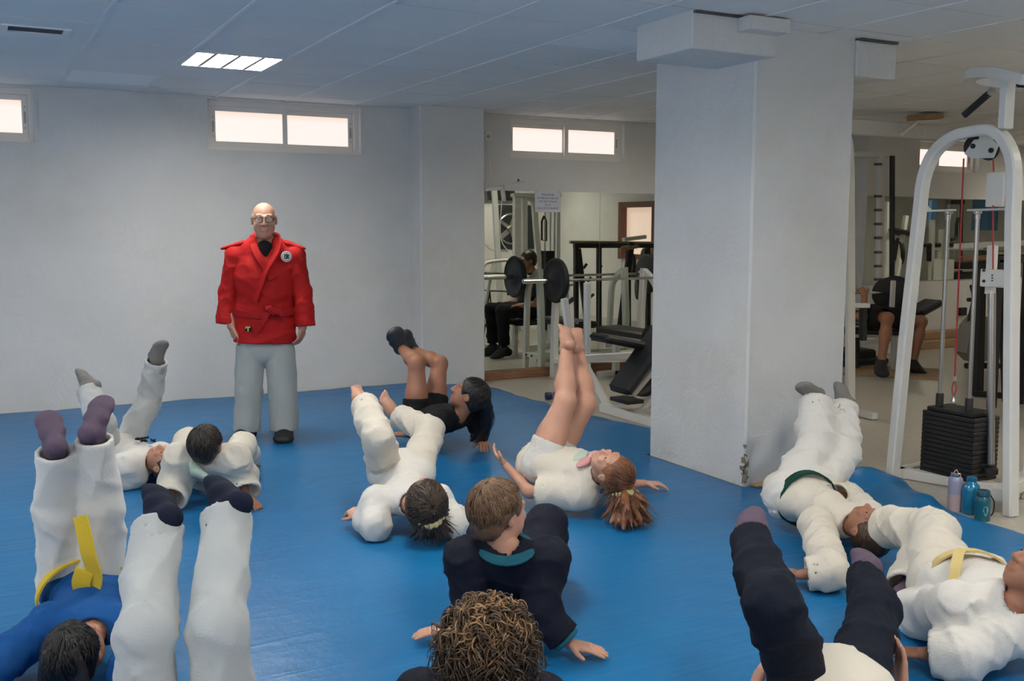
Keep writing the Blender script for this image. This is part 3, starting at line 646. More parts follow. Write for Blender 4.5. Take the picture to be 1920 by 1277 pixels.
# --- peg rack with the bench press bar
q = lambda x, y, Y=8.1: P(x, y, Y=Y)
pr = thing('squat_rack', 'tall cream weight rack with black storage pegs near the far pilaster', 'rack', P(1650, 620, Y=8.1))
MB().beam(q(1652, 288), q(1647, 640), .075, .06).build('upright', M_WHITE, pr)
MB().beam(q(1560, 288), q(1680, 290), .05, .06).build('top_rail', M_WHITE, pr)
MB().beam(q(1673, 292, 8.0), q(1672, 640, 8.0), .045, .045).build('guide_post', M_BLACK, pr)
for yy in (308, 368, 394, 420, 446, 473, 499, 524, 548):
    MB().tube([q(1652, yy, 8.08), q(1641, yy, 7.95)], .016, 10).build('peg', M_BLACK, pr)
MB().beam(q(1560, 640), q(1680, 640), .06, .06).build('base_bar', M_WHITE, pr)
bb = thing('bench_press_bar', 'barbell gripped by the person lying on the gym bench', 'barbell', q(1640, 549, 7.3))
MB().tube([q(1540, 548, 7.3), q(1668, 549, 7.5)], .014, 12).build('bar', M_CHROME, bb)
ax = q(1668, 549, 7.5)-q(1540, 548, 7.3); ax /= np.linalg.norm(ax); ax = np.array([.85, .53, 0]); ax/=np.linalg.norm(ax)
plate(bb, q(1667, 551, 7.5), ax, .175, .05); plate(bb, q(1676, 551, 7.5)+ax*.03, ax, .19, .05)
MB().beam(q(1675, 526, 7.3), q(1672, 580, 7.3), .055, .03).build('plate_guard', M_WHITE, pr)
# bench under the lying person
pb = thing('press_bench', 'low black padded bench under the lying person in shorts', 'bench', (7.9, 7.3, ZF))
MB().beam(P(1560, 618, Y=7.5), P(1690, 622, Y=7.25), .28, .06, bev=.02).build('pad', M_PAD, pb)
MB().beam(P(1600, 628, Y=7.45), P(1665, 628, Y=7.3), .06, .05).build('beam', M_WHITE, pb)
MB().beam(P(1676, 625, Y=7.3), P(1676, 700, Y=7.3), .05, .05).build('leg', M_WHITE, pb)
MB().beam(P(1606, 628, Y=7.45), P(1606, 690, Y=7.45), .05, .05).build('leg', M_BLACK, pb)
bx = thing('step_box', 'low black plastic step box on the floor under the bench', 'box', P(1630, 690, Y=7.6))
MB().box(P(1590, 686, Y=7.75), P(1645, 655, Y=7.75)+[0, .35, 0], bev=.02).build('box', M_RUBBER, bx)
MB().box(P(1590, 690, Y=7.65), P(1668, 671, Y=7.65)+[0, .25, 0], bev=.015).build('tread', M_RUBBER, bx)
cmx = MB().beam(P(1590, 693, z=ZF)+[0, 0, .005], P(1762, 703, z=ZF)+[0, 0, .005], .85, .01).build('plywood_sheet', M_PLY)
tag(cmx, 'thin brown board lying on the gym floor under the bench user', 'board')
ip = thing('incline_pad_bench', 'black angled back pad of a bench behind the arched machine', 'bench', P(1740, 640, Y=7.6))
MB().beam(P(1712, 588, Y=7.6), P(1752, 566, Y=7.6), .25, .075, bev=.02).build('pad', M_PAD, ip)
MB().beam(P(1712, 590, Y=7.6), P(1705, 652, Y=7.6), .05, .05).build('leg', M_WHITE, ip)
so = MB().box(P(1796, 592, Y=YB), P(1809, 576, Y=YB)+[0, -.04, 0], bev=.006).build('wall_socket', M_BLACK); tag(so, 'black power socket on the wall under the far mirror', 'socket')

# --- exercise bike and black frame behind the cable machine
q = lambda x, y, Y=6.6: P(x, y, Y=Y)
eb = thing('exercise_bike', 'grey exercise bike with black handle arm behind the cable machine', 'exercise bike', q(1845, 690))
MB().tube(arc_path([q(1822, 535), q(1826, 560), q(1818, 600), q(1813, 640)], 4), .022, 12).build('handle_arm', M_RUBBER, eb)
MB().tube([q(1818, 620), q(1810, 645)], .035, 14).build('grip', M_RUBBER, eb)
MB().tube([q(1815, 562), q(1823, 562)], .02, 10).build('knob', M_RUBBER, eb)
g = MB(); poly = [(1812, 662), (1822, 612), (1840, 590), (1872, 600), (1890, 640), (1885, 672), (1830, 680)]
f0 = [q(x, y, 6.5) for x, y in poly]; f1 = [p+[.05, .18, 0] for p in f0]; n = len(poly)
g.add(f0+f1, [tuple(range(n)), tuple(range(2*n-1, n-1, -1))]+[(i, n+i, n+(i+1) % n, (i+1) % n) for i in range(n)]); g.build('flywheel_cover', mat('bike_grey', (.30, .29, .26), .4), eb)
MB().tube([q(1812, 686), q(1890, 686)], .03, 12).build('floor_tube', M_BLACK, eb)
MB().beam(q(1835, 590), q(1838, 540), .05, .05).build('mast', M_BLACK, eb)
MB().beam(q(1838, 545), q(1868, 548), .12, .05, bev=.02).build('console', M_BLACK, eb)
bf = thing('power_rack', 'tall black steel frame standing behind the cable machine rods', 'rack', P(1838, 738, z=ZF))
b0 = P(1832, 742, z=ZF); D0 = (b0-EYE)@FW
MB().beam(P(1840, 470, D=D0), P(1833, 742, D=D0), .085, .06).build('upright', M_BLACK, bf)
MB().beam(b0+[-.05, 0, .025], P(1885, 747, z=ZF)+[0, 0, .025], .06, .05).build('base_bar', M_BLACK, bf)
MB().beam(P(1790, 462, D=D0), P(1925, 455, D=D0), .05, .05).build('cross_rail', M_WHITE, bf)
MB().beam(P(1802, 486, D=D0), P(1870, 482, D=D0), .14, .05, bev=.02).build('arm_pad', mat('brown_vinyl', (.30, .16, .09), .5), bf)

# --- ceiling bracket
cbk = thing('ceiling_bracket', 'small wooden block with white arms fixed to the gym ceiling', 'bracket', P(1730, 220, z=ZC))
q = lambda x, y: P(x, y, Y=6.6)
MB().beam(q(1711, 221), q(1759, 218), .14, .05).build('block', M_PLY, cbk)
MB().beam(q(1720, 228), q(1690, 252), .03, .03).build('arm', M_FRAME, cbk)
MB().beam(q(1716, 228), q(1760, 226), .05, .02).build('plate', M_FRAME, cbk)

# --- things in the gym that the mirror shows
def mir_pt(x, y, Yv):
    p = P(x, y, Y=Yv); p[1] = 2*(YB-.012)-p[1]; return p
tw = thing('cable_tower', 'white cable tower with arched arm on the far side of the gym', 'gym machine', (7.1, 4.5, ZF))
def pm(x, y): return mir_pt(x, y, 12.7)
zf_ = lambda p: np.array([p[0], p[1], ZF])
for (xa, wd) in ((969, .10), (983, .075)):
    MB().beam(zf_(pm(xa, 500)), pm(xa, 362), wd, .08).build('post', M_WHITE, tw)
MB().tube(arc_path([pm(986, 368), pm(1000, 380), pm(1005, 430), pm(1011, 500)], 5)+[zf_(pm(1014, 560))], 1, prof=rsq(.06, .08)).build('arch_frame', M_WHITE, tw)
for xa in (1022, 1032, 1040, 1047):
    MB().tube([zf_(pm(xa, 500)), pm(xa, 366)], .014 if xa < 1045 else .03, 8).build('guide_rod', M_STEEL if xa != 1047 else M_WHITE, tw)
MB().tube([pm(1020, 405), pm(1016, 415), pm(1016, 450), pm(1024, 452), pm(1024, 415), pm(1020, 405)], .016, 8).build('strap', M_RUBBER, tw)
MB().beam(pm(960, 366), pm(1050, 366), .1, .05).build('top_rail', M_WHITE, tw)
MB().box(pm(1008, 640)-[0, .2, 0], pm(1050, 560)+[0, .0, 0], bev=.02).build('base_box', M_WHITE, tw)
MB().box(zf_(pm(1013, 600)), pm(1030, 470)+[0, .15, 0]).build('weight_stack', M_BLACK, tw)
# dark extractor window with fan on the gym's front wall
ex = thing('extractor_window', 'dark wall opening with round grey fan seen in the mirror', 'fan', (8.2, 1.55, 1.4))
e0, e1 = mir_pt(932, 384, 15.72), mir_pt(1003, 467, 15.72); e0[1] = e1[1] = 1.502
MB().box((e0[0], 1.502, e1[2]), (e1[0], 1.53, e0[2])).build('opening', mat('opening_dark', (.02, .025, .025), .6), ex)
c = (np.array(e0)*.62+np.array(e1)*.38); c[1] = 1.53; c[2] = (e0[2]+e1[2])/2-.03
MB().tube([c+np.array([math.cos(a)*.26, 0, math.sin(a)*.26]) for a in np.linspace(0, 2*PI, 33)[:-1]], .02, 8, closed=True).build('fan_ring', M_STEEL, ex)
MB().lathe(c, (0, 1, 0), [(0, .07), (.04, .07), (.05, .05)], 20).build('fan_hub', M_STEEL, ex)
for k in range(5):
    a = 2*PI*k/5; d_ = np.array([math.cos(a), 0, math.sin(a)]); MB().beam(c+d_*.06, c+d_*.25, .09, .012, up=(0.3, 1, 0.2)).build('fan_blade', M_STEEL, ex)
e0, e1 = mir_pt(908, 356, 15.72), mir_pt(963, 376, 15.72)
o = MB().box((e0[0]-.4, 1.502, e1[2]), (e1[0], 1.60, e1[2]+.35)).build('wall_screen', M_BLACK); tag(o, 'dark flat screen high on the gym front wall', 'screen')
# brown framed window on the side wall
bw = thing('window_5', None, None, (9.2, 4.25, 1.4), kind='structure')
M_BROWN = mat('brown_wood', (.16, .06, .03), .5, bump=.1, bscale=30)
f = MB().box((9.15, 3.75, .95), (9.25, 3.85, 1.85)).box((9.15, 4.65, .95), (9.25, 4.75, 1.85)).box((9.151, 3.85, 1.76), (9.249, 4.65, 1.849)).box((9.151, 3.85, .951), (9.249, 4.65, 1.03))
f.build('window_frame', M_BROWN, bw)
MB().box((9.25, 3.85, 1.03), (9.27, 4.65, 1.76)).build('pane', emis('warm_pane', (1, .66, .50), .62), bw)
MB().box((9.19, 4.60, 1.03), (9.24, 4.65, 1.76)).build('sash', M_BROWN, bw)
# black rack with a bar, seen in the mirror
k2 = thing('black_rack', 'low black steel rack with a bar across, reflected behind the barbell', 'rack', (7.9, 5.3, ZF))
def pk(x, y, Y=11.9): return mir_pt(x, y, Y)
for xa in (1080, 1123, 1178, 1215):
    MB().beam(zf_(pk(xa, 620)), pk(xa, 461), .06, .06).build('upright', M_BLACK, k2)
MB().beam(pk(1076, 461), pk(1225, 461), .06, .06).build('top_rail', M_BLACK, k2)
MB().beam(pk(1084, 466), pk(1102, 620), .07, .05).build('brace', M_BLACK, k2)
MB().tube([pk(1068, 454), pk(1225, 456)], .022, 12).build('bar', mat('brass_bar', (.35, .31, .2), .4, 1), k2)
for (x, y, r) in ((1186, 500, .19), (1207, 495, .23), (1196, 540, .17)): plate(k2, pk(x, y, 12.0), (.9, .43, 0), r, .05)
for (x, y) in ((1126, 472), (1128, 498), (1108, 520), (1100, 495)): MB().tube([pk(x, y), pk(x-6, y+8)], .02, 8).build('peg', M_BLACK, k2)
# white tubular seat machine at the left of the mirror
wt = thing('tubular_bench', 'white tubular frame bench with black pad reflected at the mirror edge', 'bench', (5.2, 6.4, ZF))
def pw(x, y, Y=10.95): return mir_pt(x, y, Y)
MB().tube(arc_path([pw(905, 500), pw(915, 492), pw(945, 488), pw(962, 490)], 4), .022, 10).build('top_tube', M_WHITE, wt)
MB().tube([pw(926, 490), pw(908, 580)], .02, 10).build('leg', M_WHITE, wt)
MB().tube([pw(960, 490), zf_(pw(962, 600))], .02, 10).build('leg', M_WHITE, wt)
MB().beam(pw(900, 515), pw(945, 516), .25, .06, bev=.02).build('pad', M_PAD, wt)
MB().beam(zf_(pw(895, 600))+[0, 0, .02], zf_(pw(965, 600))+[0, 0, .02], .05, .04).build('floor_bar', M_WHITE, wt)
cst = thing('folding_stand', 'thin black folding stand reflected low beside the seated person', 'stand', pw(925, 590))
MB().tube([pw(918, 546, 11.28), zf_(pw(905, 592, 11.28))], .01, 8).build('leg', M_BLACK, cst)
MB().tube([pw(918, 546, 11.28), zf_(pw(928, 592, 11.28))], .01, 8).build('leg', M_BLACK, cst)
MB().beam(pw(912, 545, 11.28), pw(948, 546, 11.28), .2, .012).build('top', M_BLACK, cst)

# what the far mirror shows from the deep end of the gym
def pf(x, y, Y=10.9): return mir_pt(x, y, Y)
dk = thing('dumbbell_rack', 'black dumbbell rack with pale shelf edges, reflected in the far mirror', 'rack', zf_(pf(1808, 520)))
for k, (ya, yb) in enumerate(((490, 503), (508, 528), (533, 560))):
    MB().beam(pf(1772, (ya+yb)/2), pf(1846, (ya+yb)/2), .35, .13-.02*(k == 0), bev=.01).build('shelf', M_BLACK, dk)
    MB().beam(pf(1772, yb+2), pf(1846, yb+2), .38, .012).build('shelf_edge', M_FRAME, dk)
for xa in (1770, 1848): MB().beam(zf_(pf(xa, 520)), pf(xa, 486), .05, .35).build('side_panel', M_WHITE, dk)
rw = thing('rowing_bar_frame', 'white and black pull machine with long bar, reflected in the far mirror', 'gym machine', zf_(pf(1760, 500, 11.3)))
for xa, y0_, w_ in ((1748, 412, .07), (1766, 430, .09)): MB().beam(zf_(pf(xa, 520, 11.3)), pf(xa, y0_, 11.3), w_, .07).build('upright', M_WHITE, rw)
MB().tube([pf(1730, 460, 11.3), pf(1885, 456, 11.3)], .035, 10).build('long_bar', M_BLACK, rw)
MB().tube([pf(1742, 468, 11.3), pf(1842, 466, 11.3)], .02, 10).build('brass_bar', M_FRAME, rw)
MB().beam(pf(1742, 458, 11.3), pf(1742, 490, 11.3), .06, .06).build('bracket', M_BLACK, rw)
bk = thing('black_pulldown', 'black pulldown machine frame with thin cables, reflected in the far mirror', 'gym machine', zf_(pf(1792, 500, 12.6)))
for xa in (1780, 1797): MB().tube([zf_(pf(xa, 520, 12.6)), pf(xa, 380, 12.6)], .03, 8).build('guide_rod', M_STEEL, bk)
MB().beam(zf_(pf(1800, 520, 12.6)), pf(1800, 378, 12.6), .09, .08).build('upright', M_BLACK, bk)
MB().beam(pf(1778, 379, 12.6), pf(1804, 379, 12.6), .12, .08).build('top_rail', M_BLACK, bk)
MB().tube(arc_path([pf(1800, 395, 12.6), pf(1794, 420, 12.6), pf(1792, 445, 12.6), pf(1782, 450, 12.6)], 4), .03, 8).build('arm', M_BLACK, bk)
for k, (xa, xb, ya, yb) in enumerate(((1740, 1752, 376, 425), (1821, 1868, 374, 432))):
    o = MB().box(pf(xa, yb, 13.2), pf(xb, ya, 13.2)+np.array([0, .06, 0])).build('wall_pad', mat('pad_blue', (.06, .16, .32), .5))
    tag(o, ('narrow' if k == 0 else 'wide')+' blue panel at the deep end of the gym, reflected in the far mirror', 'panel')
sp = thing('stretch_machine', 'dark seated machine with round black weights, reflected in the pilaster mirror', 'gym machine', zf_(pf(1625, 520, 11.0)))
MB().beam(zf_(pf(1612, 540, 11.0)), pf(1640, 405, 11.0), .06, .06).build('arm', M_WHITE, sp)
MB().beam(pf(1605, 430, 11.0), pf(1650, 440, 11.0), .3, .06, bev=.02).build('pad', M_PAD, sp)
for (x, y, r) in ((1628, 470, .2), (1666, 455, .22), (1690, 480, .18)): plate(sp, pf(x, y, 11.1), (.8, .5, .1), r, .06)
MB().beam(zf_(pf(1680, 540, 11.0)), pf(1684, 395, 11.0), .09, .06).build('upright', M_BLACK, sp)
MB().beam(zf_(pf(1605, 540, 11.0)), pf(1608, 380, 11.0), .12, .06).build('upright', M_WHITE, sp)
# ------------------------------------------------------------ people: implicit solids -> one continuous mesh
GROUND = [0.0]; SKINS = []
A = lambda *p: np.array(p, float)
def nrm(v): v = np.array(v, float); return v/(np.linalg.norm(v)+1e-12)
FG = nrm([FW[0], FW[1], 0]); RG = nrm([RT[0], RT[1], 0]); ZU = A(0, 0, 1)
class Solid:
    def __init__(s, vox=.01, k=.02): s.vox = vox; s.k = k; s.p = []
    def cap(s, a, b, ra, rb=None, k=None, flat=None, fold=None, op='+', cut=False, cuta=False):
        rb = ra if rb is None else rb
        s.p.append(('c', A(*a), A(*b), ra, rb, s.k if k is None else k, flat, fold, op, cut, cuta)); return s
    def chain(s, pts, rs, **kw):
        for i in range(len(pts)-1): s.cap(pts[i], pts[i+1], rs[i], rs[i+1], **kw)
        return s
    def ell(s, c, r, ax=None, k=None, op='+', fold=None):
        ax = (A(1, 0, 0), A(0, 1, 0), A(0, 0, 1)) if ax is None else ax
        s.p.append(('e', A(*c), A(*r), ax, s.k if k is None else k, op, fold)); return s
    def mesh(s):
        lo = A(9e9, 9e9, 9e9); hi = -lo; v = s.vox
        def bb(q):
            if q[0] == 'c':
                fl = q[6]; m = max(q[3], q[4])*(max(1, fl[1]) if fl else 1)+(q[7][0]*1.6 if q[7] else 0)
                return np.minimum(q[1], q[2])-m, np.maximum(q[1], q[2])+m
            m = q[2].max(); return q[1]-m, q[1]+m
        for q in s.p:
            if (q[8] if q[0] == 'c' else q[5]) == '+':
                a, b = bb(q); lo = np.minimum(lo, a); hi = np.maximum(hi, b)
        lo -= 2.5*v; hi += 2.5*v; n = np.ceil((hi-lo)/v).astype(int)+1
        Fd = np.full(n, .3, np.float32)
        gx, gy, gz = [lo[i]+v*np.arange(n[i]) for i in range(3)]
        for q in s.p:
            a, b = bb(q); k = q[5] if q[0] == 'c' else q[4]; op = q[8] if q[0] == 'c' else q[5]
            i0 = np.clip(np.floor((a-k-2*v-lo)/v).astype(int), 0, n-1); i1 = np.clip(np.ceil((b+k+2*v-lo)/v).astype(int)+1, 1, n)
            if (i1 <= i0).any(): continue
            X = gx[i0[0]:i1[0], None, None]; Y = gy[None, i0[1]:i1[1], None]; Z = gz[None, None, i0[2]:i1[2]]
            if q[0] == 'c':
                _, pa, pb, ra, rb, _, flat, fold, _, cut, cuta = q
                ab = pb-pa; L = np.linalg.norm(ab)+1e-9; d = ab/L
                x, y, z = X-pa[0], Y-pa[1], Z-pa[2]
                tl = x*d[0]+y*d[1]+z*d[2]
                t = np.clip(tl/L, 0, 1)
                x = x-t*ab[0]; y = y-t*ab[1]; z = z-t*ab[2]
                if flat is not None:
                    nn = nrm(flat[0]); c = x*nn[0]+y*nn[1]+z*nn[2]; e = c*(1/flat[1]-1)
                    x, y, z = x+e*nn[0], y+e*nn[1], z+e*nn[2]
                D_ = np.sqrt(x*x+y*y+z*z)-(ra+(rb-ra)*t)
                if flat is not None: D_ = D_*min(1, .35+.65*flat[1])
                if fold is not None:
                    am, lam, ph = fold[:3]; fa, fb, _ = frame(d)
                    th = np.arctan2(x*fb[0]+y*fb[1]+z*fb[2], x*fa[0]+y*fa[1]+z*fa[2])
                    u = 2*PI*tl/lam
                    rg_ = lambda a_: (1-np.abs(np.sin(a_)))**2-.28
                    f = .25*np.sin(u*.7+1.7*np.sin(th+ph)+ph)+.9*rg_(.55*u+1.3*np.sin(th+ph)+.8*np.sin(2*th-ph)+ph)
                    f += .8*rg_(.33*u-1.0*th+3*ph+.6*np.sin(u*.4))+.6*rg_(.21*u+1.5*th+ph*2)+.4*rg_(1.3*u+2*np.sin(th*1.0+2*ph)+np.sin(3*th))
                    if len(fold) > 3: f = .25*f+.95*rg_(.10*u+.75*th+.5*np.sin(.5*u+ph)+ph)+.75*rg_(-.16*u+1.5*th+2*ph)+.5*rg_(.3*u+.5*th+.8*np.sin(.35*u)+3*ph)
                    env = np.clip((L-tl)/.05, .15, 1) if cut else 1
                    D_ = D_-am*f*env
                if cut: D_ = np.maximum(D_, tl-L)
                if cuta: D_ = np.maximum(D_, -tl)
            else:
                _, c, r, ax, _, _, fold = q
                x, y, z = X-c[0], Y-c[1], Z-c[2]
                u = [(x*w_[0]+y*w_[1]+z*w_[2])/r[i] for i, w_ in enumerate(ax)]
                g = np.sqrt(u[0]**2+u[1]**2+u[2]**2); g2 = np.sqrt((u[0]/r[0])**2+(u[1]/r[1])**2+(u[2]/r[2])**2)+1e-6
                D_ = g*(g-1)/g2
                if fold is not None:
                    am, fr = fold[:2]; D_ = D_-am*(np.sin(fr*(x*1.1+.6*z)+2*np.sin(fr*.6*y))*np.sin(fr*(y-.5*x)+1.3*np.sin(fr*.8*z))+.5*np.sin(fr*2.1*(z+.3*y)+3*x*fr*.3))
            sub = Fd[i0[0]:i1[0], i0[1]:i1[1], i0[2]:i1[2]]
            if op == '+':
                h = np.clip(.5+.5*(sub-D_)/max(k, 1e-5), 0, 1)
                sub[...] = sub*(1-h)+D_*h-k*h*(1-h)
            else:
                h = np.clip(.5-.5*(sub+D_)/max(k, 1e-5), 0, 1)
                sub[...] = sub*(1-h)-D_*h+k*h*(1-h)
        return nets(Fd, lo, v)
def nets(F, lo, v):
    S = F < 0; n = np.array(F.shape)-1
    cnt = np.zeros(n, np.uint8)
    cs = [(i, j, k) for i in (0, 1) for j in (0, 1) for k in (0, 1)]
    for (i, j, k) in cs: cnt += S[i:i+n[0], j:j+n[1], k:k+n[2]]
    act = (cnt > 0) & (cnt < 8); I = np.argwhere(act)
    idx = np.full(n, -1, np.int64); idx[act] = np.arange(len(I))
    val = np.stack([F[I[:, 0]+i, I[:, 1]+j, I[:, 2]+k] for (i, j, k) in cs], 1)
    acc = np.zeros((len(I), 3)); num = np.zeros(len(I)); C = np.array(cs, float)
    for a in range(8):
        for b in range(a+1, 8):
            if np.abs(C[a]-C[b]).sum() != 1: continue
            m = (val[:, a] < 0) != (val[:, b] < 0); t = val[m, a]/(val[m, a]-val[m, b])
            acc[m] += C[a]+t[:, None]*(C[b]-C[a]); num[m] += 1
    vs = lo+v*(I+acc/num[:, None]); fs = []
    for ax in range(3):
        o1, o2 = [(1, 2), (2, 0), (0, 1)][ax]
        s0 = [slice(0, n[0]), slice(0, n[1]), slice(0, n[2])]; s1 = list(s0); s0[ax] = slice(0, n[ax]); s1[ax] = slice(1, n[ax]+1)
        for s_ in (s0, s1): s_[o1] = slice(1, n[o1]); s_[o2] = slice(1, n[o2])
        A0 = S[tuple(s0)]; B0 = S[tuple(s1)]; E = np.argwhere(A0 != B0)
        flip = A0[A0 != B0]
        if not len(E): continue
        base = E.copy(); base[:, o1] += 1; base[:, o2] += 1
        def g(d1, d2):
            q = base.copy(); q[:, o1] -= d1; q[:, o2] -= d2; return idx[q[:, 0], q[:, 1], q[:, 2]]
        Q = np.stack([g(1, 1), g(0, 1), g(0, 0), g(1, 0)], 1)
        Q[~flip] = Q[~flip][:, ::-1]; fs.append(Q)
    return vs, np.concatenate(fs)
def solid_obj(name, parts, m, parent, label=None, kind=None, smooth=2):
    """parts: Solids whose surfaces go into one mesh object"""
    Vs = []; Fs = []; o_ = 0
    for s in (parts if isinstance(parts, (list, tuple)) else [parts]):
        v, f = s.mesh(); Vs.append(v); Fs.append(f+o_); o_ += len(v)
    v = np.concatenate(Vs); f = np.concatenate(Fs)
    v[:, 2] = np.maximum(v[:, 2], GROUND[0]+(.002 if m in SKINS else .004))        # cloth and flesh press flat on what carries them
    if parent is not None: v = v-np.array(world_of(parent))[None]
    me = bpy.data.meshes.new(name); me.vertices.add(len(v)); me.vertices.foreach_set('co', v.astype(np.float32).ravel())
    me.loops.add(len(f)*4); me.loops.foreach_set('vertex_index', f.astype(np.int32).ravel())
    me.polygons.add(len(f)); me.polygons.foreach_set('loop_start', (np.arange(len(f))*4).astype(np.int32)); me.polygons.foreach_set('loop_total', np.full(len(f), 4, np.int32))
    me.polygons.foreach_set('use_smooth', np.ones(len(f), bool)); me.materials.append(m); me.update(calc_edges=True); me.validate()
    o = bpy.data.objects.new(name, me); link(o, parent)
    if label: o['label'] = label
    if kind: o['kind'] = kind
    return o

# materials for people
def cloth(name, col, rough=.85, var=.06):
    m = mat(name, col, rough, bump=.25, bscale=160, var=var, vscale=5, sheen=.12 if sum(col) > .6 else 0, spec=.5 if sum(col) > .6 else .25)
    nt = m.node_tree; N = nt.nodes; L = nt.links; b = N['Principled BSDF']
    tc = N.new('ShaderNodeTexCoord'); n = N.new('ShaderNodeTexNoise'); n.noise_type = 'RIDGED_MULTIFRACTAL'; n.inputs['Scale'].default_value = 5; n.inputs['Detail'].default_value = 3; n.inputs['Distortion'].default_value = .8
    L.new(tc.outputs['Object'], n.inputs['Vector']); bp = N.new('ShaderNodeBump'); bp.inputs['Strength'].default_value = .35; bp.inputs['Distance'].default_value = .02
    L.new(n.outputs['Fac'], bp.inputs['Height']); old = b.inputs['Normal'].links[0].from_node; L.new(bp.outputs[0], old.inputs['Normal'])
    return m
C_WHITE = cloth('white_cotton', (.68, .66, .62)); C_WARM = cloth('cream_cotton', (.66, .61, .52)); C_GREY = cloth('greyish_cotton', (.46, .48, .48))
C_TROU = cloth('pale_grey_cotton', (.42, .44, .42)); C_RED = cloth('red_cotton', (.47, .010, .010), .75, .25); C_REDB = cloth('red_belt_cotton', (.36, .008, .010), .75)
C_BLUE = cloth('blue_cotton', (.006, .085, .30), .8, .2); C_NAVY = cloth('navy_fabric', (.008, .010, .022)); C_NAVY2 = cloth('navy_trouser', (.004, .007, .017)); C_BLACK = cloth('black_fabric', (.010, .010, .012))
C_YEL = cloth('yellow_belt_cotton', (.70, .48, .02)); C_GREEN = cloth('green_belt_cotton', (.004, .05, .035)); C_TEAL = cloth('teal_fabric', (.015, .12, .17)); C_DSOCK = cloth('dark_sock', (.006, .010, .028)); C_PSOCK = cloth('mauve_sock', (.12, .085, .125)); C_GSOCK = cloth('grey_sock', (.20, .19, .18))
def skin(name, c):
    m = mat(name, c, .5, var=.18, vscale=9, bump=.06, bscale=120, sss=.08); SKINS.append(m); return m
SK = skin('skin_medium', (.50, .24, .15)); SK_L = skin('skin_light', (.60, .32, .22)); SK_D = skin('skin_tan', (.38, .17, .10)); SK_O = skin('skin_older', (.52, .27, .19))
def hairm(name, c, c2):
    m = mat(name, c, .42, col2=c2, vscale=26, stretch=(1, 1, .35), bump=.5, bscale=60, detail=5); return m
H_DARK = hairm('hair_dark', (.012, .008, .006), (.035, .022, .015)); H_BROWN = hairm('hair_brown', (.022, .011, .006), (.055, .028, .014)); H_FAIR = hairm('hair_fair_brown', (.11, .055, .028), (.20, .11, .055)); H_GINGER = hairm('hair_ginger', (.10, .035, .015), (.26, .10, .04)); H_BLACK = hairm('hair_black', (.006, .005, .005), (.018, .013, .012))
M_EYE = mat('eye_white', (.75, .73, .70), .25); M_IRIS = mat('iris_brown', (.03, .015, .008), .2)

def reach(p, x, y, L, far=True):
    """the point on the sight line of pixel (x,y) that lies L from p (a bone of length L)"""
    d = nrm(ray(x, y)); oc = np.array(p)-EYE; b = oc@d; c = oc@oc-L*L; disc = b*b-c
    if disc <= 0:
        q = EYE+d*b; return np.array(p)+nrm(q-np.array(p))*L
    return EYE+d*(b+math.sqrt(disc) if far else b-math.sqrt(disc))

def hand(w, d, n, s=1.0, side=1, curl=.35, spread=.12, vox=.0042, fore=None, fr=None):
    """wrist w, pointing d, palm normal n (towards what it faces); side = +1/-1 where the thumb leaves"""
    d = nrm(d); n = nrm(np.array(n)-d*(np.array(n)@d)); t = np.cross(n, d)*side
    S = Solid(vox, .010*s)
    if fore is not None: S.cap(fore, w, fr, .026*s, flat=None); S.cap(w-d*.01*s, w+d*.02*s, .026*s, .024*s, flat=(n, .75))
    for u in (-.024, -.008, .008, .024): S.cap(w+d*.012*s+t*u*.5*s, w+d*.082*s+t*u*s, .016*s, .0125*s, flat=(n, .85))
    S.cap(w+d*.02*s+t*.018*s, w+d*.06*s+t*.030*s, .017*s, .014*s)
    for u, L, q in ((.028, .070, .5), (.0095, .080, .15), (-.0095, .075, -.15), (-.027, .058, -.5)):
        p = w+d*.080*s+t*u*s; dd = nrm(d+t*spread*q*1.6); r = .0088*s
        a = 0
        for L2, r1, r2 in ((.44, r, r*.93), (.31, r*.93, r*.87), (.25, r*.87, r*.72)):
            a += curl; v_ = nrm(dd*math.cos(a)+n*math.sin(a)); q2 = p+v_*L*L2*s
            S.cap(p, q2, r1, r2, k=.003*s); p = q2
    p = w+d*.024*s+t*.030*s; v1 = nrm(d*.62+t*.75+n*.25); q2 = p+v1*.040*s; S.cap(p-v1*.01*s, q2, .0125*s, .0105*s, k=.006*s)
    v2 = nrm(d*.9+t*.35+n*.35); S.cap(q2, q2+v2*.030*s, .0102*s, .008*s, k=.003*s)
    return S
def foot(an, toe, s=1.0, kneep=None, bare=True, vox=.006, g=0.0):
    d = nrm(toe-an); leg = nrm(an-kneep) if kneep is not None else -ZU
    dn = nrm(leg-d*(leg@d)); sd = np.cross(d, dn); g_ = g
    S = Solid(vox, .02*s); L = .235*s; heel = an+dn*.045*s-d*.045*s; r = .029*s+g_
    S.cap(an, heel, .036*s+g_, r*1.05); S.cap(heel, an+d*.06*s+dn*.042*s, r, r*.95); S.cap(an-d*.0*s, an+d*.085*s+dn*.03*s, .036*s+g_, .027*s+g_, flat=(sd, 1.15))
    S.cap(an+d*.05*s+dn*.04*s, an+d*.12*s+dn*.048*s, .028*s+g_, .021*s+g_, flat=(sd, 1.7))
    if bare:
        for i, (u, l) in enumerate(((-.032, .165), (-.012, .168), (.004, .16), (.018, .150), (.031, .137))):
            S.cap(an+d*.12*s+dn*.05*s+sd*u*.8*s, an+d*l*s+dn*.055*s+sd*u*s, .012*s, (.0125 if i == 0 else .0085)*s, k=.004*s)
    else: S.cap(an+d*.11*s+dn*.05*s, an+d*.15*s+dn*.052*s, .021*s+g_, .017*s+g_, flat=(sd, 2.0))
    return S
def head_axes(crown, face):
    z = nrm(crown); y = nrm(np.array(face)-z*(np.array(face)@z)); x = np.cross(y, z); return x, y, z
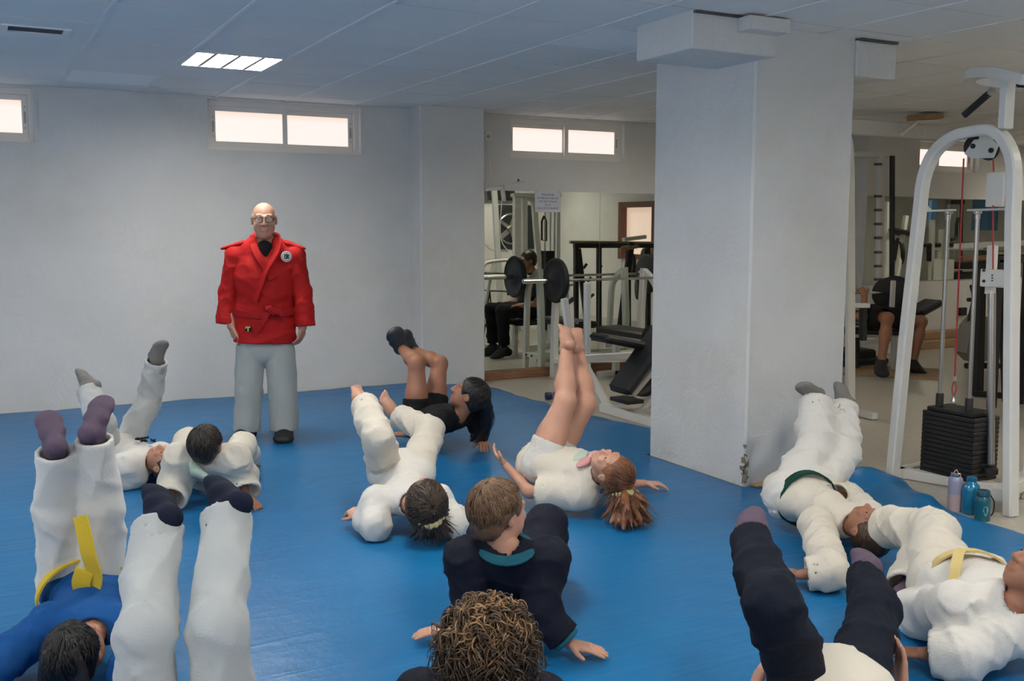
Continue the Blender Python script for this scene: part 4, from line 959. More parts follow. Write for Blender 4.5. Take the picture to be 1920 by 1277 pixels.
def head_solid(c, crown, face, s=1.0, neck=None, nr=.05, vox=.006, old=False):
    x, y, z = ax = head_axes(crown, face); S = Solid(vox, .016*s)
    at = lambda a, b, d: c+(x*a+y*b+z*d)*s
    S.ell(at(0, -.012, .022), (.074*s, .094*s, .085*s), ax)              # cranium
    S.ell(at(0, .030, -.030), (.058*s, .062*s, .078*s), ax, k=.03*s)       # face
    S.ell(at(0, .052, -.088), (.030*s, .028*s, .026*s), ax, k=.025*s)      # chin
    for u in (-1, 1):
        S.ell(at(.040*u, .035, -.055), (.026*s, .040*s, .040*s), ax, k=.02*s)   # jaw
        S.ell(at(.033*u, .078, -.028), (.020*s, .015*s, .018*s), ax, k=.012*s)   # cheek
        S.cap(at(.044*u, .076, .022), at(.012*u, .090, .016), .009*s, .009*s, k=.01*s)   # brow
        S.ell(at(.030*u, .094, .000), (.015*s, .011*s, .010*s), ax, k=.006*s, op='-')   # socket
        S.ell(at(.030*u, .080, .000), (.013*s, .013*s, .012*s), ax, k=.003*s)
        S.ell(at(.076*u, -.008, -.008), (.010*s, .020*s, .031*s), ax, k=.006*s)    # ear
        S.ell(at(.084*u, .000, -.006), (.005*s, .010*s, .017*s), ax, k=.004*s, op='-')
        S.ell(at(.014*u, .096, -.038), (.009*s, .010*s, .008*s), ax, k=.006*s)
    S.cap(at(0, .088, .012), at(0, .107, -.034), .0085*s, .0125*s, k=.008*s)       # nose
    S.cap(at(-.021, .085, -.061), at(.021, .085, -.061), .0065*s, k=.006*s); S.cap(at(-.017, .084, -.071), at(.017, .084, -.071), .0075*s, k=.005*s)
    S.cap(at(-.022, .096, -.066), at(.022, .096, -.066), .0022*s, k=.002*s, op='-')
    if old:
        for u in (-1, 1): S.cap(at(.018*u, .098, -.040), at(.030*u, .086, -.066), .003*s, k=.004*s, op='-')
    if neck is not None: S.cap(at(0, -.022, -.060), neck, .050*s, nr, k=.03*s)
    return S, at, ax
def eyes(at, ax, s, t):
    for u in (-1, 1):
        MB().lathe(at(.030*u, .0785, .000)-ax[1]*.0, ax[1], [(0, .011*s), (.006*s, .010*s), (.0105*s, .007*s), (.0128*s, .003*s)], 14).build('eye', M_EYE, t)
        MB().lathe(at(.030*u, .0785, .000)+ax[1]*.0108*s, ax[1], [(0, .0062*s), (.0022*s, .0052*s), (.0034*s, .002*s)], 12).build('iris', M_IRIS, t)
def hair_cap(at, ax, s, vox=.007, low=-.02, amp=.0025, fr=260, th=1.0):
    """hair close to the skull; low = how far down the nape it reaches"""
    S = Solid(vox, .012*s)
    S.ell(at(0, -.020, .026), (.086*s*th, .101*s*th, .094*s*th), ax, fold=(amp, fr))
    S.ell(at(0, -.062, low), (.070*s*th, .048*s*th, .062*s), ax, k=.02*s, fold=(amp, fr))
    S.ell(at(0, .105, -.040), (.090*s, .075*s, .098*s), ax, k=.012*s, op='-')
    for u in (-1, 1): S.ell(at(.086*u, .012, -.030), (.024*s, .032*s, .045*s), ax, k=.008*s, op='-')
    return S

def person(o, label, J, h, sk, head=True, top=None, bottom=None, feet=None, hair=None, vox=.010, group=None, shoeless=True, cat='person'):
    """J: joints in metres. o: location of the Empty."""
    s = h/1.70; hs = J.get('hs', .62+.38*s) if h < 1.6 else 1.0
    t = thing('person', label, cat, o, group)
    sol = []
    B = Solid(max(vox, .009), .03*s)
    pel, neck = J['pel'], J['neck']; mid = (pel+neck)/2+J.get('bend', A(0, 0, 0))
    lat = nrm(J['sha']-J['shb']); axis = nrm(neck-pel); front = nrm(np.cross(lat, axis))
    B.chain([pel, mid, pel*.22+neck*.78], [.105*s, .095*s, .105*s], flat=(front, .8))
    B.cap(J['sha']*.8+J['shb']*.2-axis*.02*s, J['shb']*.8+J['sha']*.2-axis*.02*s, .062*s); B.cap(J['hipa'], J['hipb'], .088*s)
    B.cap(neck-axis*.03*s, neck+nrm(J['head']-neck)*.03, .055*s, .05*s)
    for q in 'ab':
        B.chain([J['sh'+q], J['el'+q], J['wr'+q]], [.047*s, .037*s, .025*s]); 
        m_ = J['kn'+q]*.68+J['an'+q]*.32
        lt = J.get('lt', 1)*s; B.chain([J['hip'+q], J['kn'+q]*.5+J['hip'+q]*.5, J['kn'+q]], [.088*lt, .074*lt, .053*lt]); B.chain([J['kn'+q], m_, J['an'+q]], [.050*lt, .053*lt, .034*s])
        B.cap(J['kn'+q], J['kn'+q], .054*s)
    sol.append(B)
    S, at, ax = head_solid(J['head'], J['crown'], J['face'], hs, neck, .048*s, vox=min(vox*.7, .006))
    sol.append(S)
    for q in 'ab':
        d = J.get('hd'+q); 
        if d is None: continue
        c = J.get('curl'+q, .3)
        sol.append(hand(J['wr'+q], d, J['hn'+q], s*1.0, J.get('ts'+q, 1), c, vox=.0042 if h*1 else .005))
    for q in 'ab':
        if feet is None or feet == 'bare': sol.append(foot(J['an'+q], J['toe'+q], s, J['kn'+q]))
    solid_obj('body', sol, sk, t); eyes(at, ax, hs, t)
    if feet and feet != 'bare':
        for q in 'ab': 
            c_ = Solid(.007, .015); F_ = foot(J['an'+q], J['toe'+q], s, J['kn'+q], bare=False, g=.005*s if feet[0] == 'sock' else .012*s)
            up_ = nrm(J['kn'+q]-J['an'+q])
            if feet[0] == 'sock': F_.cap(J['an'+q], J['an'+q]+up_*.12*s, .040*s, .044*s, fold=(.002, .03, 1), cut=True)
            solid_obj(feet[0], F_, feet[1], t, label=feet[2] if len(feet) > 2 else None)
    if top:
        T = Solid(vox, .035*s); m_, tk = top['m'], top.get('t', .022)*1.0
        f = lambda a, l, p: (a, l, p)
        am = top.get('fold', .006); b0 = pel-axis*top.get('skirt', .06)*s
        T.cap(b0, mid, (.128+tk)*s, (.105+tk)*s, flat=(front, .82), fold=f(am, .13, 1), cuta=True)
        T.cap(mid, pel*.22+neck*.78, (.105+tk)*s, (.102+tk)*s, flat=(front, .82), fold=f(am, .11, 2.2))
        T.cap(J['sha']-axis*.015*s, J['shb']-axis*.015*s, (.055+tk)*s, fold=f(am*.6, .12, .5))
        T.cap(J['hipa']+axis*.05*s, J['hipb']+axis*.05*s, (.082+tk)*s, k=.05*s, fold=f(am*.5, .1, 3)) if top.get('hips', True) else None
        for i, q in enumerate('ab'):
            e = top.get('sleeve', 1.75); sh, el, wr = J['sh'+q], J['el'+q], J['wr'+q]
            w0, w1, w2 = [(top.get('w', 1.0)*r+tk*.9)*s for r in (.055, .052, .048)]
            if e <= 1:
                end = sh+(el-sh)*e; T.cap(sh, end, w0, w1, fold=f(am*.8, .09, i+.4), cut=True)
                dr = nrm(end-sh); T.cap(end-dr*.03, end+dr*.03, w1-.016, k=.004, op='-')
            else:
                end = el+(wr-el)*(e-1); T.cap(sh, el, w0, w1, fold=f(am, .10, i+.7)); T.cap(el, end, w1, w2, fold=f(am, .085, i*2+1.3), cut=True)
                dr = nrm(end-el); T.cap(end-dr*.035, end+dr*.03, w2-.016, w2-.014, k=.004, op='-')
        T.cap(neck-axis*.03*s, neck+nrm(J['head']-neck)*.035*s, .075*s, .068*s, cut=True, k=.03)
        T.cap(neck+nrm(J['head']-neck)*.0*s, neck+nrm(J['head']-neck)*.08*s, .057*s, .06*s, op='-', k=.006)
        b1 = b0+axis*.0; T.cap(b0-axis*.06*s, b0+axis*.03*s, (.128+tk)*s-.02, flat=(front, .82), op='-', k=.006)
        solid_obj(top.get('name', 'jacket'), T, m_, t, label=top.get('label'))
    if bottom:
        T = Solid(vox, .035*s); m_, tk = bottom['m'], bottom.get('t', .03); am = bottom.get('fold', .007); W = bottom.get('w', 1.0)
        T.cap(pel-axis*.02*s, pel+axis*.10*s, (.105+tk*.5)*s, (.098+tk*.5)*s, flat=(front, .85), cut=True)
        T.cap(J['hipa'], J['hipb'], (.088+tk*.6)*s)
        for i, q in enumerate('ab'):
            e = bottom.get('len', 1.85); hp, kn, an = J['hip'+q], J['kn'+q], J['an'+q]
            r0, r1, r2 = (.088*W+tk*.7)*s, (.062*W+tk)*s, (bottom.get('hem', .050)*W+tk)*s
            if e <= 1:
                end = hp+(kn-hp)*e; T.cap(hp, end, r0, r1*1.12, fold=(am*.8, .11, i*1.9+.3), cut=True); dr = nrm(end-hp); T.cap(end-dr*.05, end+dr*.04, r1*1.12-.017, k=.004, op='-')
            else:
                end = kn+(an-kn)*(e-1); T.cap(hp, kn, r0, r1, fold=(am, .15, i*1.9+.3)+bottom.get('long', ())); T.cap(kn, end, r1, r2, fold=(am, .125, i*1.1+2.3)+bottom.get('long', ()), cut=True)
                dr = nrm(end-kn); T.cap(end-dr*.06, end+dr*.04, r2-.018, r2-.015, k=.004, op='-')
        solid_obj(bottom.get('name', 'trousers'), T, m_, t, label=bottom.get('label'))
    if hair: hair(t, at, ax, hs)
    return t, at, ax, hs, dict(s=s, axis=axis, front=front, lat=lat, mid=mid)
def ribbon(name, pts, w, th, m, t, up, label=None):
    p = arc_path(pts, 5); return MB().tube(p, 1, prof=RECT(w, th), up=up).build(name, m, t, label=label)
def belt_ring(t, c, axis, lat, rx, ry, w, m, knot_dir=None, ends=None, label=None, th=.008):
    axis = nrm(axis); lat = nrm(lat-axis*(lat@axis)); fr = np.cross(lat, axis); v = []; f = []; n = 36
    for i in range(n):
        a = 2*PI*i/n; dirr = lat*math.cos(a)*rx+fr*math.sin(a)*ry; wob = .006*math.sin(3*a)
        for (r, z) in ((0, -w/2), (th, -w/2), (th, w/2), (0, w/2)): v.append(c+dirr+nrm(dirr)*r+axis*(z+wob))
    for i in range(n):
        j = (i+1) % n
        for k in range(4): f.append((i*4+k, j*4+k, j*4+(k+1) % 4, i*4+(k+1) % 4))
    g = MB(); g.add(v, f, False); b = g.build('belt', m, t, label=label)
    if knot_dir is not None:
        kp = c+knot_dir; S = Solid(.005, .008); S.ell(kp, (.032, .028, .024)); solid_obj('knot', S, m, b)
    return b
def strands(o, at, ax, hs, m, n=420, low=2.05, r=.0028, seed=1, th=1.0, mess=.02, pole=(0, -.35, 1)):
    """combed locks laid over the hair from the crown outwards"""
    rg = random.Random(seed); mb = MB(); pz = nrm(pole); px_ = nrm(np.cross(A(0, 1, 0), pz)); py_ = np.cross(pz, px_)
    for i in range(n):
        ph = rg.uniform(0, 2*PI); t0 = rg.uniform(.03, 1.3); t1 = t0+rg.uniform(.35, .8); pts = []; dph = rg.uniform(-.12, .12)*3; lift = rg.uniform(.0, .006)
        for k in range(6):
            q = k/5; a = t0+(t1-t0)*q; p_ = ph+dph*q
            v = pz*math.cos(a)+(px_*math.cos(p_)+py_*math.sin(p_))*math.sin(a)
            if a > low or (v[1] > .42 and v[2] < .50) or (abs(v[0]) > .75 and v[1] > -.25 and v[2] < -.02): break
            k2 = 1.02+lift*q*6+rg.uniform(-mess, mess)*.3
            pts.append(at(v[0]*.087*th*k2, -.022+v[1]*.103*th*k2, .024+v[2]*.095*th*k2 if v[2] > -.2 else .024+v[2]*.10*k2))
        if len(pts) > 2: mb.tube(pts, [r*hs*(1-.7*(k/5)**2) for k in range(len(pts))], 5)
    s_ = mb.build('locks', m, o, sharp=False); s_['kind'] = 'stuff'; return s_
def short_hair(m, th=1.02, low=-.02, **kw):
    def f(t, at, ax, hs): o = solid_obj('hair', hair_cap(at, ax, hs, .0065, low=low, th=th), m, t); strands(o, at, ax, hs, m, th=th, **kw)
    return f
def strand(S, pts, r0, r1, k=.004):
    p = arc_path(pts, 3); n = len(p)
    for i in range(n-1):
        ra = r0+(r1-r0)*i/(n-1); rb = r0+(r1-r0)*(i+1)/(n-1); S.cap(p[i], p[i+1], ra, rb, k=k)
def side_joints(J, lat, s, shw=.165, hipw=.075):
    """shoulders and hips from neck/pelvis and the direction a<-b"""
    J['sha'] = J['neck']+lat*shw*s-nrm(J['neck']-J['pel'])*.035*s; J['shb'] = J['neck']-lat*shw*s-nrm(J['neck']-J['pel'])*.035*s
    J['hipa'] = J['pel']+lat*hipw*s; J['hipb'] = J['pel']-lat*hipw*s
# ------------------------------------------------------------ the man in red, standing
def man():
    g = P(497, 822, z=0.0); t = thing('person', 'bald man in glasses standing by the wall in red jacket and pale trousers', 'person', g)
    K = 1/272.0
    def L(x, y, f=0.0):
        """metres from the photo's front view: x right, y pixel row, f towards the camera"""
        d = ray(x, y); fr_ = -FG; return EYE+d*(((g-EYE)@fr_+f)/(d@fr_))
    fr = -FG
    body = []
    B = Solid(.010, .03); B.chain([L(497, 645), L(497, 560), L(497, 480)], [.14, .15, .13], flat=(fr, .8)); B.cap(L(440, 480), L(548, 480), .06)
    legs = {'a': (L(470, 655), L(466, 735), L(463, 806)), 'b': (L(523, 655), L(530, 735), L(533, 806))}
    for q in 'ab': B.chain(legs[q], [.085, .058, .038])
    arms = {'a': (L(446, 480), L(428, 546, .0), L(434, 612, .06)), 'b': (L(548, 480), L(567, 546, .0), L(567, 614, .03))}
    for q in 'ab': B.chain(arms[q], [.05, .042, .030])
    B.cap(L(497, 470), L(495, 440), .062, .055)
    body.append(B)
    tc_ = EYE-L(495, 411, .03); tc_[2] = 0; tc_ = nrm(tc_)
    S, at, ax = head_solid(L(495, 411, .03), ZU*1+tc_*.01, tc_, 1.02, L(496, 452, -.01), .058, vox=.0045, old=True)
    S.ell(at(0, .045, -.105), (.045, .04, .025), ax, k=.03)          # soft chin line
    body.append(S)
    body.append(hand(arms['a'][2], nrm(L(448, 632, .10)-arms['a'][2])+A(0, 0, -.6), RG*.7+fr*-.5, .98, 1, .62))
    body.append(hand(arms['b'][2], A(0, 0, -1)-RG*.25, -RG*.8-fr*.3, .95, -1, .38))
    # index finger pointing down
    Fq = Solid(.004, .004); p0 = L(446, 625, .09); Fq.chain([p0, L(448, 633, .10), L(446, 646, .10)], [.010, .0095, .0075]); body.append(Fq)
    solid_obj('body', body, SK_O, t); eyes(at, ax, 1.02, t)
    # thin grey hair round the sides
    Hs = Solid(.0045, .01); 
    for u in (-1, 1): Hs.ell(at(.066*u, -.030, .012), (.014, .040, .030), ax, fold=(.001, 300)); Hs.ell(at(.069*u, .012, .018), (.008, .016, .020), ax)
    Hs.ell(at(0, -.088, -.005), (.060, .022, .040), ax); solid_obj('hair', Hs, mat('hair_grey', (.40, .37, .34), .6, bump=.4, bscale=90), t, label='thin grey hair round the sides of the bald head')
    for u in (-1, 1):
        MB().tube([at(.013*u, .101, .024), at(.030*u, .099, .028), at(.046*u, .090, .022)], [.003, .0035, .002], 8).build('eyebrow', mat('brow_grey', (.22, .18, .15), .8), t)
    # glasses
    gl = MB()
    for u in (-1, 1):
        rim = [at(u*(.033+.024*math.cos(a)), .104, -.002+.018*math.sin(a)) for a in np.linspace(0, 2*PI, 21)[:-1]]
        gl.tube(rim, .0023, 8, closed=True); gl.tube([at(.057*u, .103, .006), at(.074*u, .085, .006), at(.082*u, -.005, .004)], .002, 6)
    gl.tube([at(-.010, .107, .004), at(.010, .107, .004)], .002, 6)
    gg = gl.build('glasses', mat('glasses_frame', (.03, .025, .02), .3), t)
    for u in (-1, 1):
        q = MB(); rim = [at(u*(.033+.022*math.cos(a)), .1045, -.002+.016*math.sin(a)) for a in np.linspace(0, 2*PI, 17)[:-1]]; q.add(rim+[p+ax[1]*.001 for p in rim], [tuple(range(16)), tuple(range(31, 15, -1))]); lm = mat('lens', (.8, .8, .8), .05, spec=.5); lm.node_tree.nodes['Principled BSDF'].inputs['Alpha'].default_value = .10; q.build('lens', lm, gg)
    # black undershirt
    U = Solid(.008, .02); U.cap(L(498, 494, .106), L(496, 466, .086), .024, .056, flat=(fr, .45)); solid_obj('undershirt', U, C_BLACK, t, label='black undershirt at the neck')
    text_obj('lettering', 'JUDO', .022, mat('print_grey', (.4, .4, .4), .8), L(497, 489, .176), RG, ZU, t) if False else None
    # trousers
    T = Solid(.009, .03); T.cap(L(497, 640), L(497, 600), .165, .15, flat=(fr, .8))
    for i, q in enumerate('ab'):
        hp, kn, an = legs[q]; cx = 1 if q == 'b' else -1
        T.cap(hp+RG*.002*cx, kn, .104, .096, k=.012, fold=(.010, .30, i*2+.5, 1)); T.cap(kn, an-ZU*.0, .096, .096, k=.012, fold=(.011, .27, i*2+.5, 1), cut=True)
        T.cap(an+ZU*.05, an-ZU*.04, .078, .080, op='-', k=.004)
    solid_obj('trousers', T, C_TROU, t)
    # shoes
    for i, q in enumerate('ab'):
        an = legs[q][2].copy(); an[2] = .075
        F = foot(an, an+fr*.2*.9+RG*(.03 if q == 'b' else -.03)*1.0-ZU*.0, 1.06, an+ZU, bare=False, g=.010); F.vox = .006
        solid_obj('shoe', F, mat('black_shoe', (.012, .012, .014), .5), t)
    # jacket: body, skirt, sleeves with standing shoulder wings
    T = Solid(.0075, .03)
    T.cap(L(497, 590), L(497, 520, .015), .195, .203, flat=(fr, .74), fold=(.009, .24, 1)); T.cap(L(497, 520, .015), L(497, 482), .200, .165, flat=(fr, .70), fold=(.008, .22, 2.5))
    T.cap(L(497, 641, .0), L(497, 590), .212, .198, flat=(fr, .76), fold=(.007, .22, .3), cuta=True)
    T.cap(L(497, 660), L(497, 632), .198, .190, flat=(fr, .76), op='-', k=.005)
    T.chain([L(443, 474), L(497, 464, -.02), L(552, 474)], [.052, .080, .050], k=.04)
    SL = []; SW = []
    for q, cx in (('a', -1), ('b', 1)):
        sh, el, wr = arms[q]; sh = L(442 if q == 'a' else 552, 482); el2 = L(429, 548, 0) if q == 'a' else L(567, 548, 0); wr2 = L(424, 608, .035) if q == 'a' else L(572, 612, .02)
        Z = Solid(.0075, .02); Z.cap(sh, el2, .074, .064, fold=(.007, .17, 1.2+cx)); Z.cap(el2, wr2, .064, .070, fold=(.007, .15, 2.4+cx), cut=True)
        dr = nrm(wr2-el2); Z.cap(wr2-dr*.05, wr2+dr*.04, .055, .057, op='-', k=.004); SL.append(Z); T.cap(sh, sh+(el2-sh)*.25, .074, .068)
        Wg = Solid(.006, .01); Wg.cap(L(452, 457) if q == 'a' else L(542, 457), L(420, 465) if q == 'a' else L(567, 465), .048, .026, flat=(ZU*.85+RG*cx*.30, .42)); SW.append(Wg)
        T.cap(L(444, 463) if q == 'a' else L(550, 463), L(421, 466) if q == 'a' else L(565, 466), .034, .016, flat=(ZU*.8+RG*cx*.35, .5), k=.008)
    # V opening at the neck
    T.cap(L(498, 490, .150), L(496, 446, .10), .014, .064, op='-', k=.006); T.cap(L(496, 436, 0), L(496, 466, .02), .078, .060, op='-', k=.01)
    jk = solid_obj('jacket', T, C_RED, t, label='red jacket with standing shoulder edges')
    for Z in SL: solid_obj('sleeve', Z, C_RED, jk)
    for Z in SW: solid_obj('shoulder_edge', Z, C_RED, jk)
    # lapel bands: right over left
    sf = .152
    lap = [[L(475, 444, -.02), L(475, 458, .085), L(484, 480, .150), L(497, 500, sf+.012), L(510, 524, sf+.014)], [L(519, 446, -.02), L(521, 460, .080), L(515, 480, .150), L(500, 506, sf+.024), L(489, 535, sf+.022), L(478, 566, sf+.008)]]
    for p in lap:
        MB().tube(arc_path(p, 7), 1, prof=rsq(.050, .014, .1), up=fr).build('lapel', C_RED, jk)
    MB().tube(arc_path([L(475, 444, -.02), L(478, 440, -.06), L(497, 437, -.085), L(516, 440, -.06), L(519, 446, -.02)], 6), 1, prof=rsq(.05, .014, .1), up=(0, 0, 1)).build('collar', C_RED, jk)
    # stitched seams on the lapels
    for dx in (-.012, .0, .012):
        MB().tube([p+RG*dx+fr*.0085 for p in arc_path(lap[1][1:], 6)], .0011, 5).build('stitching', C_REDB, jk)
    # belt
    bc = L(497, 585); b = belt_ring(t, bc, ZU, RG, .214, .168, .042, C_REDB, label='red belt tied at the front')
    Kn = Solid(.005, .008); kp = L(505, 579, .190); Kn.ell(kp, (.030, .022, .024), (nrm(RG+ZU*.5), fr, nrm(ZU-RG*.5))); Kn.cap(L(500, 576, .187), L(513, 588, .187), .014, .016); solid_obj('knot', Kn, C_REDB, b)
    ribbon('belt_end', [L(503, 580, .195), L(515, 582, .203), L(529, 588, .194), L(533, 590, .186)], .034, .008, C_REDB, b, fr)
    ribbon('belt_end', [L(504, 582, .192), L(497, 596, .194), L(487, 612, .190), L(478, 624, .184)], .036, .008, C_REDB, b, fr)
    ribbon('side_vent', [L(460, 560, .135), L(458, 568, .137)], .03, .006, C_REDB, jk, fr)
    # badge
    bp = L(537, 481, .147); nb = nrm(fr+RG*.45+ZU*.10)
    bd = MB().lathe(bp, nb, [(0, .036), (.004, .036), (.006, .033)], 32).build('badge', mat('badge_white', (.62, .60, .56), .7), jk, label='round white chest badge with dark emblem')
    bx_, by_, _ = frame(nb, ZU); em = MB(); rb = random.Random(5)
    em.tube([bp+nb*.0065+(bx_*math.cos(a)+by_*math.sin(a))*.030 for a in np.linspace(0, 2*PI, 33)[:-1]], .0012, 6, closed=True)
    for (x, y, r) in ((-.010, .010, .007), (.002, .013, .006), (.011, .006, .007), (-.012, -.002, .006), (.006, -.004, .009), (-.003, -.012, .007), (.012, -.012, .005), (-.013, -.013, .004), (.0, .003, .006)):
        em.lathe(bp+nb*.005+bx_*x+by_*y, nb, [(0, r), (.0022, r*.9)], 9)
    em.build('emblem', mat('emblem_dark', (.03, .03, .035), .8), bd)
    # small maker's mark on the skirt: black patch with yellow-green T shape
    mp_ = L(466, 617, .172); nb = nrm(fr-RG*.25); bx_, by_, _ = frame(nb, ZU); bx_ = -bx_ if bx_@RG < 0 else bx_
    q = MB(); q.box((-.022, -.016, 0), (.022, .016, .003), (bx_, by_, nb, mp_)); q.build('patch', C_BLACK, jk)
    q = MB(); q.box((-.020, .008, .003), (.016, .017, .005), (bx_, by_, nb, mp_)); q.box((-.006, -.016, .003), (.003, .010, .005), (bx_, by_, nb, mp_)); q.box((-.020, .002, .003), (-.013, .012, .005), (bx_, by_, nb, mp_)); q.build('mark', mat('mark_yellow', (.50, .55, .10), .7), jk)
man()

# ------------------------------------------------------------ the children rolling on the mat
def grounded(p, z): p = np.array(p, float); p[2] = z; return p
GRP = 'children practising backward rolls on the blue mat'
# 1 blue jacket and yellow belt, foreground left
def kid_blue():
    h = 1.32; s = h/1.7; J = {}
    J['head'] = P(142, 1222, z=.14); J['crown'] = -FG*.55+ZU*.8-RG*.05; J['face'] = FG*.9+ZU*.45
    J['neck'] = J['head']+FG*.155+ZU*.01; J['pel'] = reach(J['neck'], 154, 1098, .34, True)
    lat = -RG; side_joints(J, lat, s, .19, .085)
    J['ela'] = P(28, 1222, z=.09); J['wra'] = P(-60, 1300, z=.05); J['elb'] = P(245, 1262, z=.07); J['wrb'] = P(300, 1330, z=.04)
    J['kna'] = reach(J['hipa'], 108, 960, .31, False); J['ana'] = reach(J['kna'], 103, 838, .26, False); J['toea'] = reach(J['ana'], 82, 780, .16, True)
    J['knb'] = reach(J['hipb'], 188, 950, .31, False); J['anb'] = reach(J['knb'], 176, 812, .28, False); J['toeb'] = reach(J['anb'], 212, 745, .17, True)
    J['hda'] = J['wra']-J['ela']; J['hna'] = -ZU; J['hdb'] = J['wrb']-J['elb']; J['hnb'] = -ZU
    def hair(t, at, ax, hs):
        S = hair_cap(at, ax, hs, .007, th=1.03); rg = random.Random(2)
        for i in range(22):
            a = rg.uniform(-1, 1); strand(S, [at(.05*a, -.06, .09), at(.075*a, -.10, .03), at(.085*a, -.13, -.02), at(.10*a, -.11+rg.uniform(-.01, .02), -.07)], .014, .006, .008)
        o_ = solid_obj('hair', S, H_BLACK, t, label='smooth black hair with a centre parting'); strands(o_, at, ax, hs, H_BLACK, n=700, th=1.05, r=.0022, pole=(0, .3, 1))
    t, at, ax, hs, q = person(grounded(J['head'], 0), 'child lying in a blue jacket and yellow belt with white trouser legs raised, foreground left', J, h, SK, top=dict(m=C_BLUE, t=.026, fold=.008, sleeve=1.8, w=1.2, skirt=.13, label='blue jacket'), bottom=dict(m=C_WHITE, t=.030, w=1.0, len=1.93, fold=.010, hem=.050, long=(1,), label='white trousers'), feet=('sock', C_PSOCK, 'mauve sock'), hair=hair, vox=.0085, group=GRP)
    c = J['pel']*.80+J['neck']*.20
    b = belt_ring(t, c, q['axis'], q['lat'], .148, .128, .045, C_YEL, label='yellow belt')
    D0 = ((J['pel']-EYE)@FW)-.22
    kp = P(163, 1122, D=D0+.06); S = Solid(.005, .01); S.ell(kp, (.034, .03, .045)); S.cap(kp, P(158, 1090, D=D0+.04), .03, .036, flat=(FG, .5)); solid_obj('knot', S, C_YEL, b)
    ribbon('belt_end', [P(165, 1120, D=D0+.05), P(178, 1085, D=D0+.02), P(166, 1040, D=D0-.02), P(158, 1000, D=D0-.03), P(150, 968, D=D0-.03)], .052, .006, C_YEL, b, FG)
    ribbon('belt_end', [P(160, 1118, D=D0+.05), P(152, 1095, D=D0+.02), P(157, 1075, D=D0+.01), P(160, 1068, D=D0+.01)], .06, .006, C_YEL, b, FG)
    ribbon('belt_end', [P(170, 1122, D=D0+.06), P(195, 1128, D=D0+.05), P(222, 1142, D=D0+.06)], .03, .006, C_YEL, b, FG)
    ribbon('belt_end', [P(158, 1122, D=D0+.06), P(135, 1132, D=D0+.05), P(114, 1146, D=D0+.06)], .022, .006, C_YEL, b, FG)
kid_blue()

# 2 two long white legs with navy socks, bottom left
def kid_legs():
    h = 1.50; s = h/1.7; J = {}
    J['pel'] = P(350, 1440, z=.14); J['neck'] = J['pel']-FG*.42+ZU*.0; J['head'] = J['neck']-FG*.17+ZU*.02; J['crown'] = -FG; J['face'] = ZU
    side_joints(J, -RG, s, .17, .10)
    J['kna'] = reach(J['hipa'], 274, 1185, .36, False); J['ana'] = reach(J['kna'], 296, 985, .33, True); J['toea'] = reach(J['ana'], 272, 940, .17, True)
    J['knb'] = reach(J['hipb'], 412, 1175, .36, False); J['anb'] = reach(J['knb'], 424, 962, .33, True); J['toeb'] = reach(J['anb'], 378, 925, .18, True)
    for q, u in (('a', -1), ('b', 1)):
        J['el'+q] = J['sh'+q]+RG*u*.05+FG*.2; J['el'+q][2] = .06; J['wr'+q] = J['el'+q]+RG*u*.01+FG*.2; J['wr'+q][2] = .035; J['hd'+q] = FG+RG*u*.3; J['hn'+q] = -ZU; J['ts'+q] = u
    def hair(t, at, ax, hs): solid_obj('hair', hair_cap(at, ax, hs), H_BROWN, t)
    person(grounded(J['pel'], 0), 'person whose two long greyish-white trouser legs and navy socks rise at the bottom left', J, h, SK, top=dict(m=C_WHITE, t=.03, w=1.3, label='white jacket'), bottom=dict(m=C_GREY, t=.020, w=.88, len=1.97, fold=.011, hem=.064, long=(1,), label='greyish-white trousers'), feet=('sock', C_DSOCK, 'navy sock'), hair=hair, vox=.0085, group=GRP)
kid_legs()

